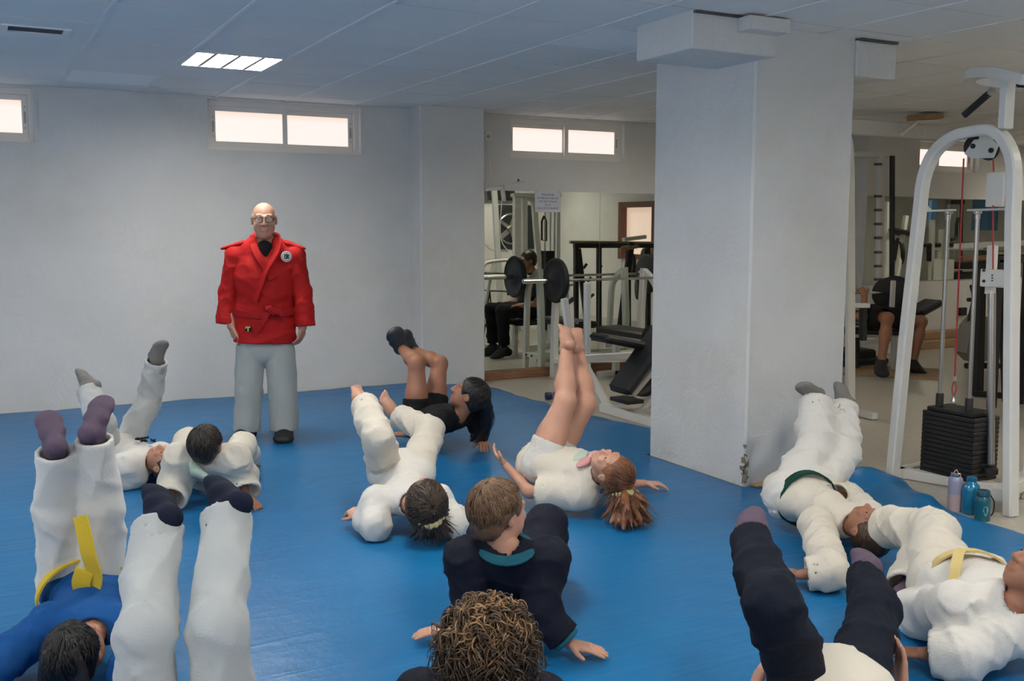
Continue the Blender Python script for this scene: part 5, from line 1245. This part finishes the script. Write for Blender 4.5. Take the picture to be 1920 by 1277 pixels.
# 3 far left, lying with one leg straight up
def kid_far_left():
    h = 1.42; s = h/1.7; J = {}
    J['head'] = P(312, 868, z=.14); J['neck'] = P(276, 866, D=(J['head']-EYE)@FW+.04); J['crown'] = J['head']-J['neck']+A(0, 0, -.02); J['face'] = ZU-RG*.35-FG*.2
    J['pel'] = reach(J['neck'], 216, 846, .36, True); J['pel'][2] = max(J['pel'][2], .12)
    lat = nrm(FG*.8+RG*.35); side_joints(J, lat, s, .16, .08)
    J['elb'] = P(250, 892, z=.07); J['wrb'] = P(196, 905, z=.05); J['ela'] = J['sha']+FG*.18-RG*.05; J['ela'][2] = .07; J['wra'] = J['ela']-RG*.2; J['wra'][2] = .05
    J['hda'] = -RG; J['hna'] = -ZU; J['hdb'] = -RG; J['hnb'] = -ZU
    J['kna'] = reach(J['hipa'], 279, 752, .34, True); J['ana'] = reach(J['kna'], 294, 672, .30, False); J['toea'] = reach(J['ana'], 312, 650, .17, False)
    J['knb'] = reach(J['hipb'], 190, 792, .30, False); J['anb'] = reach(J['knb'], 164, 728, .26, True); J['toeb'] = reach(J['anb'], 134, 704, .16, True)
    hair = short_hair(H_DARK, 1.03)
    t, at, ax, hs, q = person(grounded(J['head'], 0), 'dark-haired child in white lying by the left wall with one leg straight up', J, h, SK, top=dict(m=C_WHITE, t=.028, w=1.25, label='white jacket with black characters on the chest'), bottom=dict(m=C_GREY, t=.026, w=.98, len=1.95, hem=.056, fold=.009), feet=('sock', C_GSOCK, 'grey sock'), hair=hair, vox=.010, group=GRP)
    ch = J['neck']*.86+J['pel']*.14; up = q['front'] if q['front'][2] > 0 else -q['front']; ax1 = nrm(J['neck']-J['pel']); lt = nrm(np.cross(up, ax1))
    em = MB(); rg = random.Random(4); base = ch+up*.112+lt*.01
    for i in range(14):
        a = rg.uniform(0, PI); c = base+ax1*rg.uniform(-.07, .07)+lt*(rg.uniform(-.05, .02)+.03); d = ax1*math.cos(a)+lt*math.sin(a)
        em.beam(c-d*.018, c+d*.018, .008, .012, up)
    em.build('printed_characters', C_BLACK, t)
kid_far_left()

# 4 dark-haired child leaning back on the hands
def kid_sitting_white():
    h = 1.36; s = h/1.7; J = {}
    J['pel'] = P(392, 905, D=5.50); J['pel'][2] = .12; J['neck'] = reach(J['pel'], 388, 876, .34, False); J['neck'][2] = max(.27, J['neck'][2])
    J['head'] = P(388, 834, D=(J['neck']-EYE)@FW-.03); J['crown'] = ZU*1-FG*.25; J['face'] = FG+RG*.15+ZU*.1
    side_joints(J, -RG, s, .17, .10)
    J['ela'] = P(330, 905, D=5.22); J['wra'] = P(318, 942, z=.06); J['elb'] = P(452, 893, D=5.30); J['wrb'] = P(462, 930, z=.06)
    J['hda'] = P(292, 932, z=.02)-J['wra']; J['hna'] = -ZU; J['tsa'] = -1; J['hdb'] = RG*.6-FG*.3-ZU*.35; J['hnb'] = -ZU
    J['kna'] = reach(J['hipa'], 352, 828, .31, True); J['ana'] = J['kna']+FG*.14; J['ana'][2] = .08; J['toea'] = J['ana']+FG*.2; J['toea'][2] = .05
    J['knb'] = reach(J['hipb'], 456, 836, .31, True); J['anb'] = J['knb']+FG*.14; J['anb'][2] = .08; J['toeb'] = J['anb']+FG*.2; J['toeb'][2] = .05
    hair = short_hair(H_DARK, 1.04)
    t, at, ax, hs, q = person(grounded(J['pel'], 0), 'dark-haired child in white seen from behind leaning back on both hands', J, h, SK_D, top=dict(m=C_WARM, t=.034, w=1.5, sleeve=1.88, fold=.008, label='loose cream jacket'), bottom=dict(m=C_WARM, t=.032, w=1.05, len=1.9), feet='bare', hair=hair, vox=.010, group=GRP)
    S = Solid(.007, .02); n = J['neck']; S.chain([n-RG*.07-ZU*.02-FG*.02, n-RG*.03-ZU*.05-FG*.085, n+RG*.02-ZU*.08-FG*.09], [.022, .026, .018], fold=(.002, .05, 1)); solid_obj('neckline', S, mat('mint_fabric', (.36, .46, .38), .85), t, label='pale green shirt showing at the nape')
kid_sitting_white()

# 5 girl with scrunchie, legs raised, centre left
def hair_long(m, scr=None, n=40, seed=1, tail=None, spreadw=.09, lab=None, th=1.04):
    def f(t, at, ax, hs):
        S = hair_cap(at, ax, hs, .007, th=th); rg = random.Random(seed)
        base, end, drop = tail(at)
        e2 = end-base
        for i in range(n):
            o1 = A(rg.uniform(-1, 1), rg.uniform(-1, 1), rg.uniform(-1, 1)); e = end+o1*spreadw; e[2] = max(e[2], .015)
            m1 = base+e2*.45+o1*spreadw*.45+drop; m1[2] = max(m1[2], .02)
            strand(S, [base+o1*.018, m1, m1+(e-m1)*.8], .016, .006, .012)
        o_ = solid_obj('hair', S, m, t, label=lab); strands(o_, at, ax, hs, m, th=th, n=300, low=1.9); mb = MB()
        for i in range(n*5):
            o1 = A(*[max(-.85, min(.85, rg.gauss(0, .38))) for _ in range(2)], rg.uniform(-.5, .5)); e = base+e2*rg.uniform(.7, 1.05)+o1*spreadw*1.1; e[2] = max(e[2], .008); m1 = base+e2*.5+o1*spreadw*.75+drop; m1[2] = max(m1[2], .03); j = A(rg.uniform(-1, 1), rg.uniform(-1, 1), 0)*.012
            mb.tube(arc_path([base+o1*.03, m1+j, e+j*1.2], 4), [.0032-.0024*k/8 for k in range(9)], 4)
        q_ = mb.build('loose_hair', m, o_, sharp=False); q_['kind'] = 'stuff'
        if scr is not None:
            c, r = base+e2*.20, .054; a = nrm(e2); R_ = Solid(.005, .006); fa, fb, _ = frame(a)
            for i in range(14):
                th_ = 2*PI*i/14; p1 = c+(fa*math.cos(th_)+fb*math.sin(th_))*r; R_.ell(p1, (.013+.003*(i % 2), .013, .016+.003*((i+1) % 2)), (fa, fb, a), k=.005)
            solid_obj('scrunchie', R_, mat('scrunchie_cream', (.60, .50, .24), .8, bump=.4, bscale=100), t, label='pale yellow hair scrunchie')
    return f
def girl_mid():
    h = 1.45; s = h/1.7; J = {}
    J['neck'] = P(764, 945, z=.15); D = (J['neck']-EYE)@FW; J['head'] = P(796, 938, D=D-.13); J['head'][2] = max(J['head'][2], .14)
    J['crown'] = -FG*.8+RG*.35+ZU*.4; J['face'] = ZU*.6+FG*.75-RG*.2
    J['pel'] = reach(J['neck'], 752, 882, .36, True); side_joints(J, nrm(-RG*.95-FG*.1), s, .17, .09)
    J['ela'] = P(704, 985, z=.07); J['wra'] = P(676, 968, z=.075); J['hda'] = P(648, 950, z=.10)-J['wra']; J['hna'] = -ZU+RG*.4; J['curla'] = .75; J['tsa'] = -1
    J['elb'] = P(850, 985, z=.06); J['wrb'] = P(838, 1000, z=.05); J['hdb'] = -FG*.4+RG; J['hnb'] = -ZU
    J['wrb'] = J['elb']+FG*.2
    J['kna'] = reach(J['hipa'], 708, 820, .33, False); J['ana'] = reach(J['kna'], 681, 752, .29, True); J['toea'] = reach(J['ana'], 674, 704, .17, True)
    J['knb'] = reach(J['hipb'], 806, 808, .33, True); J['anb'] = reach(J['knb'], 744, 780, .29, True); J['toeb'] = reach(J['anb'], 722, 738, .16, False)
    hr = hair_long(H_BROWN, lambda at: at(-.01, -.075, .085), 60, 3, lambda at: (at(0, -.075, .07), P(812, 1000, z=.05), A(0, 0, .0)), .10, 'long dark brown hair', 1.2)
    person(grounded(J['head'], 0), 'brown-haired girl in white on her back with both legs raised, scrunchie in her hair', J, h, SK_L, top=dict(m=C_WHITE, t=.024, w=1.2, fold=.009, label='white jacket'), bottom=dict(m=C_WARM, t=.026, w=1.0, len=1.92, fold=.010, hem=.058), feet='bare', hair=hr, vox=.0095, group=GRP)
girl_mid()

# 6 woman in black, knees up, by the wall
def woman_black():
    h = 1.62; s = h/1.7; J = {}
    J['pel'] = P(796, 782, D=6.75); J['pel'][2] = .15; J['neck'] = reach(J['pel'], 862, 780, .45, False); J['neck'][2] = max(.24, J['neck'][2])
    J['head'] = J['neck']+RG*.06-FG*.02+ZU*.14; J['crown'] = nrm(RG*.55+ZU*.8); J['face'] = -RG*.85+ZU*.45+FG*.1
    lat = nrm(-FG*.7-RG*.5); side_joints(J, lat, s, .16, .085)
    J['ela'] = P(806, 808, z=.10); J['wra'] = P(760, 815, z=.07); J['hda'] = -RG; J['hna'] = -ZU; J['elb'] = P(902, 815, z=.10); J['wrb'] = P(905, 822, z=.05)-FG*.1; J['hdb'] = -FG+RG*.2; J['hnb'] = -ZU
    J['kna'] = reach(J['hipa'], 781, 678, .40, True); J['ana'] = reach(J['kna'], 752, 652, .37, True); J['toea'] = reach(J['ana'], 742, 622, .2, False)
    J['knb'] = reach(J['hipb'], 824, 682, .40, True); J['anb'] = reach(J['knb'], 772, 656, .37, True); J['toeb'] = reach(J['anb'], 762, 626, .2, False)
    hr = hair_long(H_BLACK, None, 46, 5, lambda at: (at(0, -.07, .05), P(896, 830, z=.04), RG*.045), .055, 'long straight black hair hanging to the mat')
    person(grounded(J['pel'], 0), 'black-haired woman in black top and shorts on her back with knees raised', J, h, SK_D, top=dict(m=C_BLACK, t=.014, w=1.1, sleeve=.75, skirt=.02, name='top', label='black top'), bottom=dict(m=C_BLACK, t=.024, len=.42, name='shorts', label='black shorts'), feet=('sneaker', mat('sneaker_dark', (.03, .035, .045), .5)), hair=hr, vox=.010, group=GRP)
woman_black()

# 7 girl in white tee and shorts, centre right
def girl_tee():
    h = 1.45; s = h/1.7; J = {'lt': 1.22}
    J['neck'] = P(1118, 892, D=5.05); J['neck'][2] = max(J['neck'][2], .17); J['head'] = P(1148, 880, D=4.93); J['crown'] = nrm(RG*.65-FG*.6-ZU*.05); J['face'] = ZU*.8-RG*.6+FG*.1
    J['pel'] = reach(J['neck'], 1020, 868, .37, True); J['pel'][2] = max(J['pel'][2], .13)
    lat = nrm(-FG*.85-RG*.3); side_joints(J, lat, s, .17, .085)
    J['sha'] = P(1090, 925, z=.12); J['ela'] = P(992, 922, z=.10); J['wra'] = P(948, 872, z=.20); J['hda'] = P(925, 848, z=.26)-J['wra']; J['hna'] = RG+ZU*.2; J['tsa'] = 1
    J['elb'] = J['shb']+FG*.2+RG*.1; J['elb'][2] = .07; J['wrb'] = J['elb']+FG*.1+RG*.18; J['wrb'][2] = .05; J['hdb'] = RG; J['hnb'] = -ZU
    J['kna'] = reach(J['hipa'], 1066, 738, .36, False); J['ana'] = reach(J['kna'], 1062, 650, .32, True); J['toea'] = reach(J['ana'], 1052, 622, .16, True)
    J['knb'] = reach(J['hipb'], 1102, 752, .36, True); J['anb'] = reach(J['knb'], 1084, 655, .32, True); J['toeb'] = reach(J['anb'], 1090, 624, .16, True)
    hr = hair_long(H_GINGER, lambda at: at(.0, -.110, .060), 90, 7, lambda at: (at(0, -.10, .055), P(1178, 975, z=.03), A(0, 0, .0)), .125, 'reddish brown hair spread over the mat')
    t, at, ax, hs, q = person(grounded(J['neck'], 0), 'girl in a white t-shirt and pale shorts with bare legs up and ginger ponytail', J, h, SK_L, top=dict(m=C_WARM, t=.034, w=1.35, sleeve=.8, skirt=.10, fold=.007, name='t_shirt', label='white t-shirt'), bottom=dict(m=C_WHITE, t=.034, len=.40, name='shorts', label='pale shorts'), feet='bare', hair=hr, vox=.0095, group=GRP)
    up = q['front'] if q['front'][2] > 0 else -q['front']; ax1 = nrm(J['neck']-J['pel']); lt = nrm(np.cross(up, ax1)); ch = J['neck']*.78+J['pel']*.22
    for k, (u, v_, w_, nm, c_) in enumerate(((.045, -.02, .05, 'pink', (.62, .30, .30)), (-.01, .02, .05, 'green', (.42, .52, .44)), (.05, .05, .035, 'pink', (.62, .30, .30)))):
        S = Solid(.005, .01); c = ch+ax1*u+lt*v_+up*.090; S.ell(c, (w_*.6, w_, .010), (ax1, lt, up)); S.ell(c+ax1*.02, (w_*.4, w_*.6, .010), (ax1, lt, up)); solid_obj('print', S, mat('print_'+nm, c_, .8), t, label=nm+' printed patch on the chest')
girl_tee()

# 8 boy in navy tracksuit, centre, back to the camera
def boy_navy():
    h = 1.48; s = h/1.7; J = {}
    J['neck'] = P(950, 1035, D=3.42); J['head'] = P(936, 957, D=3.42); J['pel'] = reach(J['neck'], 952, 1140, .34, True); J['pel'][2] = max(.11, J['pel'][2])
    J['crown'] = ZU-FG*.12; J['face'] = nrm(RG*.75+FG*.65)
    side_joints(J, -RG, s, .17, .09)
    J['elb'] = P(1012, 1145, D=3.42); J['wrb'] = P(1065, 1205, z=.05); J['hdb'] = P(1135, 1222, z=.03)-J['wrb']; J['hnb'] = -ZU; J['curlb'] = .08; J['tsb'] = 1
    J['ela'] = P(886, 1140, D=3.46); J['wra'] = P(848, 1178, z=.05); J['hda'] = -RG-FG*.1-ZU*.1; J['hna'] = -ZU; J['curla'] = .08; J['tsa'] = -1
    J['knb'] = reach(J['hipb'], 1024, 985, .36, True); J['anb'] = J['knb']+FG*.2+RG*.03; J['anb'][2] = .1; J['toeb'] = J['anb']+FG*.2; J['toeb'][2] = .05
    J['kna'] = reach(J['hipa'], 915, 1005, .36, True); J['ana'] = J['kna']+FG*.2; J['ana'][2] = .1; J['toea'] = J['ana']+FG*.2; J['toea'][2] = .05
    def hair(t, at, ax, hs):
        S = hair_cap(at, ax, hs, .006, low=-.035, th=1.03); rg = random.Random(1)
        for i in range(30): a = rg.uniform(-2.6, 2.6); strand(S, [at(0, -.02, .115), at(.075*math.sin(a), -.02-.08*math.cos(a), .075), at(.086*math.sin(a), -.025-.09*math.cos(a), .01)], .008, .003, .005)
        o_ = solid_obj('hair', S, H_FAIR, t, label='short fair brown hair'); strands(o_, at, ax, hs, H_FAIR, n=700, th=1.03, r=.0022)
    t, at, ax, hs, q = person(grounded(J['pel'], 0), 'short-haired boy in a navy tracksuit leaning back on his hands, back to the camera', J, h, SK_L, top=dict(m=C_NAVY, t=.018, w=1.15, sleeve=1.85, fold=.008, label='navy tracksuit top'), bottom=dict(m=C_NAVY, t=.03, w=1.0, len=1.9), feet='bare', hair=hair, vox=.0085, group=GRP)
    n = J['neck']; pts = [n+(-RG*math.cos(a)*.074-FG*math.sin(a)*.072)+ZU*(.014-.022*math.sin(a)) for a in np.linspace(0, 2*PI, 25)[:-1]]
    MB().tube(pts, 1, prof=rsq(.050, .016), up=(0, 0, 1), closed=True).build('collar', C_TEAL, t, label='teal collar')
    for q_ in 'ab':
        d = nrm(J['wr'+q_]-J['el'+q_]); c = J['el'+q_]+(J['wr'+q_]-J['el'+q_])*.86
        MB().lathe(c-d*.012, d, [(0, .050), (.005, .053), (.022, .053), (.027, .048)], 24).build('cuff', C_TEAL, t, label='teal cuff')
boy_navy()

# 9 curly head at the bottom centre
def curly():
    h = 1.42; s = h/1.7; J = {}
    J['head'] = P(914, 1200, D=2.42); J['neck'] = J['head']-ZU*.155+FG*.02; J['crown'] = ZU-FG*.25; J['face'] = FG+ZU*.1
    J['pel'] = J['neck']+FG*.16; J['pel'][2] = .11; side_joints(J, -RG, s, .16, .09)
    J['kna'] = J['pel']+FG*.22-RG*.20; J['kna'][2] = .13; J['ana'] = J['kna']+RG*.22-FG*.03; J['ana'][2] = .07; J['toea'] = J['ana']+RG*.15; J['toea'][2] = .06
    J['knb'] = J['pel']+FG*.14+RG*.26; J['knb'][2] = .12; J['anb'] = J['knb']-RG*.25+FG*.09; J['anb'][2] = .07; J['toeb'] = J['anb']-RG*.15; J['toeb'][2] = .06
    J['ela'] = J['sha']-RG*.10-FG*.05-ZU*.15; J['wra'] = J['ela']-ZU*.12+FG*.05-RG*.02; J['elb'] = J['shb']+RG*.06-ZU*.2; J['wrb'] = J['elb']-ZU*.08-FG*.14
    J['wra'][2] = .05; J['wrb'][2] = .05; J['hda'] = -RG-FG*.2; J['hna'] = -ZU; J['hdb'] = RG-FG*.5; J['hnb'] = -ZU
    def hair(t, at, ax, hs):
        S = Solid(.008, .02); S.ell(at(0, -.018, .028), (.087*hs, .100*hs, .092*hs), ax); S.ell(at(0, -.06, -.045), (.068*hs, .045*hs, .06*hs), ax); S.ell(at(0, .11, -.03), (.08, .07, .09), ax, op='-')
        h_ = solid_obj('hair', S, H_DARK, t, label='dark roots under the curls')
        # ringlets: short helical locks growing out of the scalp, three shades
        shades = [hairm('curl_dark', (.022, .012, .006), (.05, .028, .013)), hairm('curl_brown', (.06, .032, .015), (.12, .065, .030)), hairm('curl_golden', (.20, .11, .05), (.33, .19, .09))]
        rg = random.Random(11); mbs = [MB(), MB(), MB()]; x, y, z = ax; n = 1300
        for i in range(n):
            u = 1-1.5*(i+.5)/n; ph = i*2.39996
            r = math.sqrt(max(0, 1-u*u)); v = A(r*math.cos(ph), r*math.sin(ph), u)
            if v[1] > .55 and v[2] < .45: continue
            p0 = at(v[0]*.082, -.018+v[1]*.095, .024+v[2]*.086); out = nrm(x*v[0]+y*v[1]+z*v[2]*.9)
            down = nrm(-ZU+out*.15+A(rg.uniform(-.5, .5), rg.uniform(-.5, .5), 0)); lo_ = v[2] < .1
            cl = math.sin(9*v[0]+3*v[2])*math.cos(8*v[1]+2); L_ = rg.uniform(.040, .070)*(1.2 if lo_ else 1); rad = rg.uniform(.009, .017); turns = rg.uniform(.8, 1.5); hd = 1 if cl > 0 else -1; pts = []
            fa, fb, _ = frame(nrm(out*.55+down*.7)); ph0 = cl*3+rg.uniform(-.7, .7)
            for k in range(13):
                q = k/12; c = p0+out*(.006+.030*math.sin(q*1.9))+down*L_*q**1.3; a = ph0+hd*2*PI*turns*q
                pts.append(c+(fa*math.cos(a)+fb*math.sin(a))*rad*(.35+.65*q))
            w0 = rg.uniform(.0018, .0034); rs = [w0*(1-.75*(k/12)**2) for k in range(13)]
            top = v[2]*.75+.12+cl*.45+rg.uniform(-.35, .35); mbs[2 if top > .85 else 1 if top > .25 else 0].tube(pts, rs, 5)
        for m_, sh, nm in zip(mbs, shades, ('dark', 'brown', 'golden')):
            o = m_.build('curls', sh, h_, label=nm+' curls', sharp=False); o['kind'] = 'stuff'
    person(grounded(J['pel'], 0), 'child with thick curly brown and golden hair at the bottom centre, back to the camera', J, h, SK_L, top=dict(m=C_NAVY, t=.026, w=1.2, label='navy top'), bottom=dict(m=C_NAVY, t=.02, w=1.0, len=1.85), feet='bare', hair=hair, vox=.009, group=GRP)
curly()

# 10 child in white, legs overhead beside the pillar
def kid_roll():
    h = 1.42; s = h/1.7; J = {}
    J['pel'] = P(1496, 950, D=4.85); J['pel'][2] = max(J['pel'][2], .17); J['neck'] = reach(J['pel'], 1588, 1003, .38, False); J['neck'][2] = max(J['neck'][2], .13)
    d = nrm(J['neck']-J['pel']); J['head'] = J['neck']+d*.15+ZU*.03; J['crown'] = d; J['face'] = ZU
    lat = nrm(np.cross(ZU, d)); lat = -lat if lat@FG > 0 else lat
    side_joints(J, lat, s, .17, .09)
    J['ela'] = P(1556, 1072, z=.08); J['wra'] = P(1498, 1078, z=.06); J['hda'] = P(1445, 1066, z=.05)-J['wra']; J['hna'] = -ZU; J['curla'] = .25; J['tsa'] = 1
    J['elb'] = P(1590, 935, D=4.9); J['wrb'] = P(1560, 930, D=4.75); J['hdb'] = -RG+ZU*.2; J['hnb'] = ZU*-1
    J['kna'] = reach(J['hipa'], 1528, 842, .34, True); J['ana'] = reach(J['kna'], 1530, 748, .31, True); J['toea'] = reach(J['ana'], 1498, 735, .16, False)
    J['knb'] = reach(J['hipb'], 1578, 850, .34, True); J['anb'] = reach(J['knb'], 1578, 758, .31, True); J['toeb'] = reach(J['anb'], 1560, 728, .16, True)
    def hair(t, at, ax, hs): solid_obj('hair', hair_cap(at, ax, hs), H_BROWN, t)
    t, at, ax, hs, q = person(grounded(J['pel'], 0), 'child in white with a dark green belt, legs up in front of the pillar', J, h, SK_D, top=dict(m=C_WARM, t=.026, w=1.25, fold=.010, skirt=.14, label='white jacket'), bottom=dict(m=C_WHITE, t=.036, w=1.15, len=1.93, fold=.012, hem=.06), feet=('sock', C_GSOCK, 'grey sock'), hair=hair, vox=.0095, group=GRP)
    belt_ring(t, J['pel']*.86+J['neck']*.14, q['axis'], q['lat'], .150, .126, .042, C_GREEN, label='dark green belt')
kid_roll()

# 11 navy trouser legs in a V, bottom right
def kid_v():
    h = 1.55; s = h/1.7; J = {}
    J['pel'] = P(1556, 1290, z=.17); J['neck'] = J['pel']-FG*.40-ZU*.05; J['head'] = J['neck']-FG*.17; J['crown'] = -FG; J['face'] = ZU
    side_joints(J, -RG, s, .17, .08)
    J['kna'] = reach(J['hipa'], 1450, 1135, .37, False); J['ana'] = reach(J['kna'], 1404, 1002, .30, True); J['toea'] = reach(J['ana'], 1382, 940, .16, True)
    J['knb'] = reach(J['hipb'], 1640, 1142, .37, True); J['anb'] = reach(J['knb'], 1620, 1078, .33, True); J['toeb'] = reach(J['anb'], 1606, 1062, .16, True)
    J['ela'] = J['sha']-RG*.12+FG*.14; J['ela'][2] = .05; J['wra'] = P(1412, 1302, z=.10); J['hda'] = ZU*.8+RG*.35+FG*.2; J['hna'] = RG; J['tsa'] = -1
    J['elb'] = J['shb']+RG*.12+FG*.14; J['elb'][2] = .05; J['wrb'] = P(1692, 1290, z=.12); J['hdb'] = ZU*.95+FG*.2; J['hnb'] = -RG; J['tsb'] = 1; J['curlb'] = .12; J['curla'] = .2
    def hair(t, at, ax, hs): solid_obj('hair', hair_cap(at, ax, hs), H_BROWN, t)
    t, at, ax, hs, q = person(grounded(J['pel'], 0), 'person with dark navy trouser legs raised in a V at the bottom right', J, h, SK_L, top=dict(m=C_WARM, t=.03, w=1.1, sleeve=.8, skirt=.05, name='t_shirt', label='cream t-shirt'), bottom=dict(m=C_NAVY2, t=.024, w=.92, len=1.95, fold=.009, hem=.046, label='dark navy trousers'), feet=('sock', C_PSOCK, 'mauve sock'), hair=hair, vox=.0085, group=GRP)
    S = Solid(.007, .02); c = J['neck']*.35+J['pel']*.65+ZU*.05; S.ell(P(1530, 1275, z=.17)-FG*.03, (.115, .09, .07), (RG, FG, ZU), fold=(.003, 40)); solid_obj('shirt_hem', S, C_WARM, t)
kid_v()

# 12 child in white with yellow belt at the right edge
def kid_right():
    h = 1.52; s = h/1.7; J = {}
    J['pel'] = P(1800, 1118, D=3.68); J['pel'][2] = max(J['pel'][2], .16); J['neck'] = reach(J['pel'], 1892, 1148, .38, False); J['neck'][2] = max(J['neck'][2], .20)
    J['head'] = J['neck']+RG*.10+ZU*.13-FG*.0; J['crown'] = nrm(RG*.7+ZU*.6); J['face'] = nrm(-RG*.6+ZU*.7)
    d = nrm(J['neck']-J['pel']); lat = nrm(np.cross(ZU, d)); lat = -lat if lat@FG > 0 else lat
    side_joints(J, lat, s, .18, .09)
    J['ela'] = P(1800, 1228, z=.08); J['wra'] = P(1728, 1226, z=.06); J['hda'] = P(1660, 1222, z=.04)-J['wra']; J['hna'] = -ZU; J['curla'] = .12; J['tsa'] = 1
    J['elb'] = J['shb']-d*.20+lat*-.02; J['elb'][2] = .09; J['wrb'] = J['elb']-d*.05+FG*.13; J['wrb'][2] = .05; J['hdb'] = FG; J['hnb'] = -ZU
    J['knb'] = reach(J['hipb'], 1752, 1000, .37, True); J['anb'] = reach(J['knb'], 1652, 985, .34, True); J['toeb'] = reach(J['anb'], 1618, 962, .18, True)
    J['kna'] = reach(J['hipa'], 1738, 1046, .36, True); J['ana'] = reach(J['kna'], 1694, 1128, .32, False); J['ana'][2] = max(.07, J['ana'][2]); J['toea'] = J['ana']-RG*.14-FG*.04; J['toea'][2] = .05
    def hair(t, at, ax, hs): solid_obj('hair', hair_cap(at, ax, hs), H_BROWN, t)
    t, at, ax, hs, q = person(grounded(J['pel'], 0), 'child in white with a pale yellow belt rolling at the right edge', J, h, SK_D, top=dict(m=C_WHITE, t=.028, w=1.3, fold=.010, skirt=.13, label='white jacket'), bottom=dict(m=C_WARM, t=.034, w=1.1, len=1.93, fold=.012, hem=.058), feet=('sock', C_PSOCK, 'mauve sock'), hair=hair, vox=.009, group=GRP)
    b = belt_ring(t, J['pel']*.82+J['neck']*.18, q['axis'], q['lat'], .152, .130, .042, mat('pale_yellow_belt', (.62, .48, .20), .8), label='pale yellow belt')
    c = J['pel']*.82+J['neck']*.18+ZU*.132
    ribbon('belt_end', [c, c-RG*.05+ZU*.012-FG*.03, c-RG*.09-FG*.09-ZU*.02, c-RG*.11-FG*.12-ZU*.07], .036, .006, mat('pale_yellow_belt', (.62, .48, .20), .8), b, ZU)
kid_right()

# ------------------------------------------------------------ people in the gym
GROUND[0] = ZF
def gym_seated():
    h = 1.72; s = 1.0; J = {}; m = mir_pt
    J['pel'] = m(992, 598, 10.2); J['pel'][2] = .50; J['neck'] = m(1000, 516, 10.2); J['head'] = m(989, 488, 10.23); J['crown'] = ZU+RG*-.1; J['face'] = nrm(m(900, 500, 10.05)-m(1000, 500, 10.05))
    f = J['face'].copy(); f[2] = 0; f = nrm(f); lat = nrm(np.cross(f, ZU)); side_joints(J, lat, s, .17, .09)
    for q in 'ab':
        sg_ = 1 if q == 'a' else -1
        J['kn'+q] = J['hip'+q]+f*.42+lat*.05*sg_; J['kn'+q][2] = .50; J['an'+q] = J['kn'+q]+f*-.02; J['an'+q][2] = .07; J['toe'+q] = J['an'+q]+f*.2; J['toe'+q][2] = .03
        J['el'+q] = J['sh'+q]-ZU*.28+f*.06+lat*.04*sg_; J['wr'+q] = J['el'+q]+f*.22-ZU*.02-lat*.05*sg_; J['hd'+q] = f; J['hn'+q] = -ZU; J['ts'+q] = -sg_; J['curl'+q] = .6
    def hair(t, at, ax, hs): solid_obj('hair', hair_cap(at, ax, hs, .009), H_DARK, t)
    person(grounded(J['pel'], ZF), 'dark-haired person in black sitting on a gym bench, seen only in the mirror', J, h, SK_D, top=dict(m=C_BLACK, t=.02, w=1.1, sleeve=.8, name='t_shirt'), bottom=dict(m=C_BLACK, t=.016, w=1.0, len=1.9), feet=('shoe', M_RUBBER), hair=hair, vox=.012)
    b = thing('seat_bench', 'flat black bench under the seated person in black', 'bench', grounded(J['pel'], ZF))
    c = grounded(J['pel'], 0); MB().beam(c-f*.35+ZU*.355, c+f*.25+ZU*.355, .3, .06, bev=.02).build('pad', M_PAD, b)
    for u in (-.28, .18): MB().beam(c+f*u+ZU*.325, c+f*u+ZU*ZF, .05, .05, up=f).build('leg', M_WHITE, b)
gym_seated()
def gym_lying():
    h = 1.75; J = {}; q = lambda x, y, Y: P(x, y, Y=Y)
    J['pel'] = q(1632, 592, 7.32); J['neck'] = q(1556, 588, 7.62); J['head'] = q(1530, 584, 7.7); J['crown'] = J['head']-J['neck']; J['face'] = ZU
    lat = nrm(-FG*.8-RG*.2); side_joints(J, lat, 1.0, .17, .09)
    J['kna'] = q(1664, 597, 6.93); J['ana'] = q(1652, 682, 6.93); J['toea'] = q(1662, 704, 6.70)
    J['knb'] = q(1727, 603, 7.05); J['anb'] = q(1712, 682, 7.05); J['toeb'] = q(1748, 699, 6.95)
    J['ela'] = q(1618, 594, 7.15); J['wra'] = q(1622, 556, 7.25); J['hda'] = ZU*.8-RG*.3+FG*.4; J['hna'] = FG; J['curla'] = .9
    J['elb'] = q(1590, 590, 7.7); J['wrb'] = q(1596, 556, 7.5); J['hdb'] = ZU; J['hnb'] = FG; J['curlb'] = .9
    def hair(t, at, ax, hs): solid_obj('hair', hair_cap(at, ax, hs, .009), H_DARK, t)
    person(grounded(J['pel'], ZF), 'person in grey shirt and black shorts lying on a gym bench pressing a barbell', J, h, SK_D, top=dict(m=mat('grey_shirt', (.28, .28, .30), .8), t=.016, sleeve=.8, skirt=.02, name='t_shirt', w=1.1), bottom=dict(m=C_BLACK, t=.03, len=.85, name='shorts', label='black shorts'), feet=('shoe', M_RUBBER, 'black training shoe'), hair=hair, vox=.011)
gym_lying()
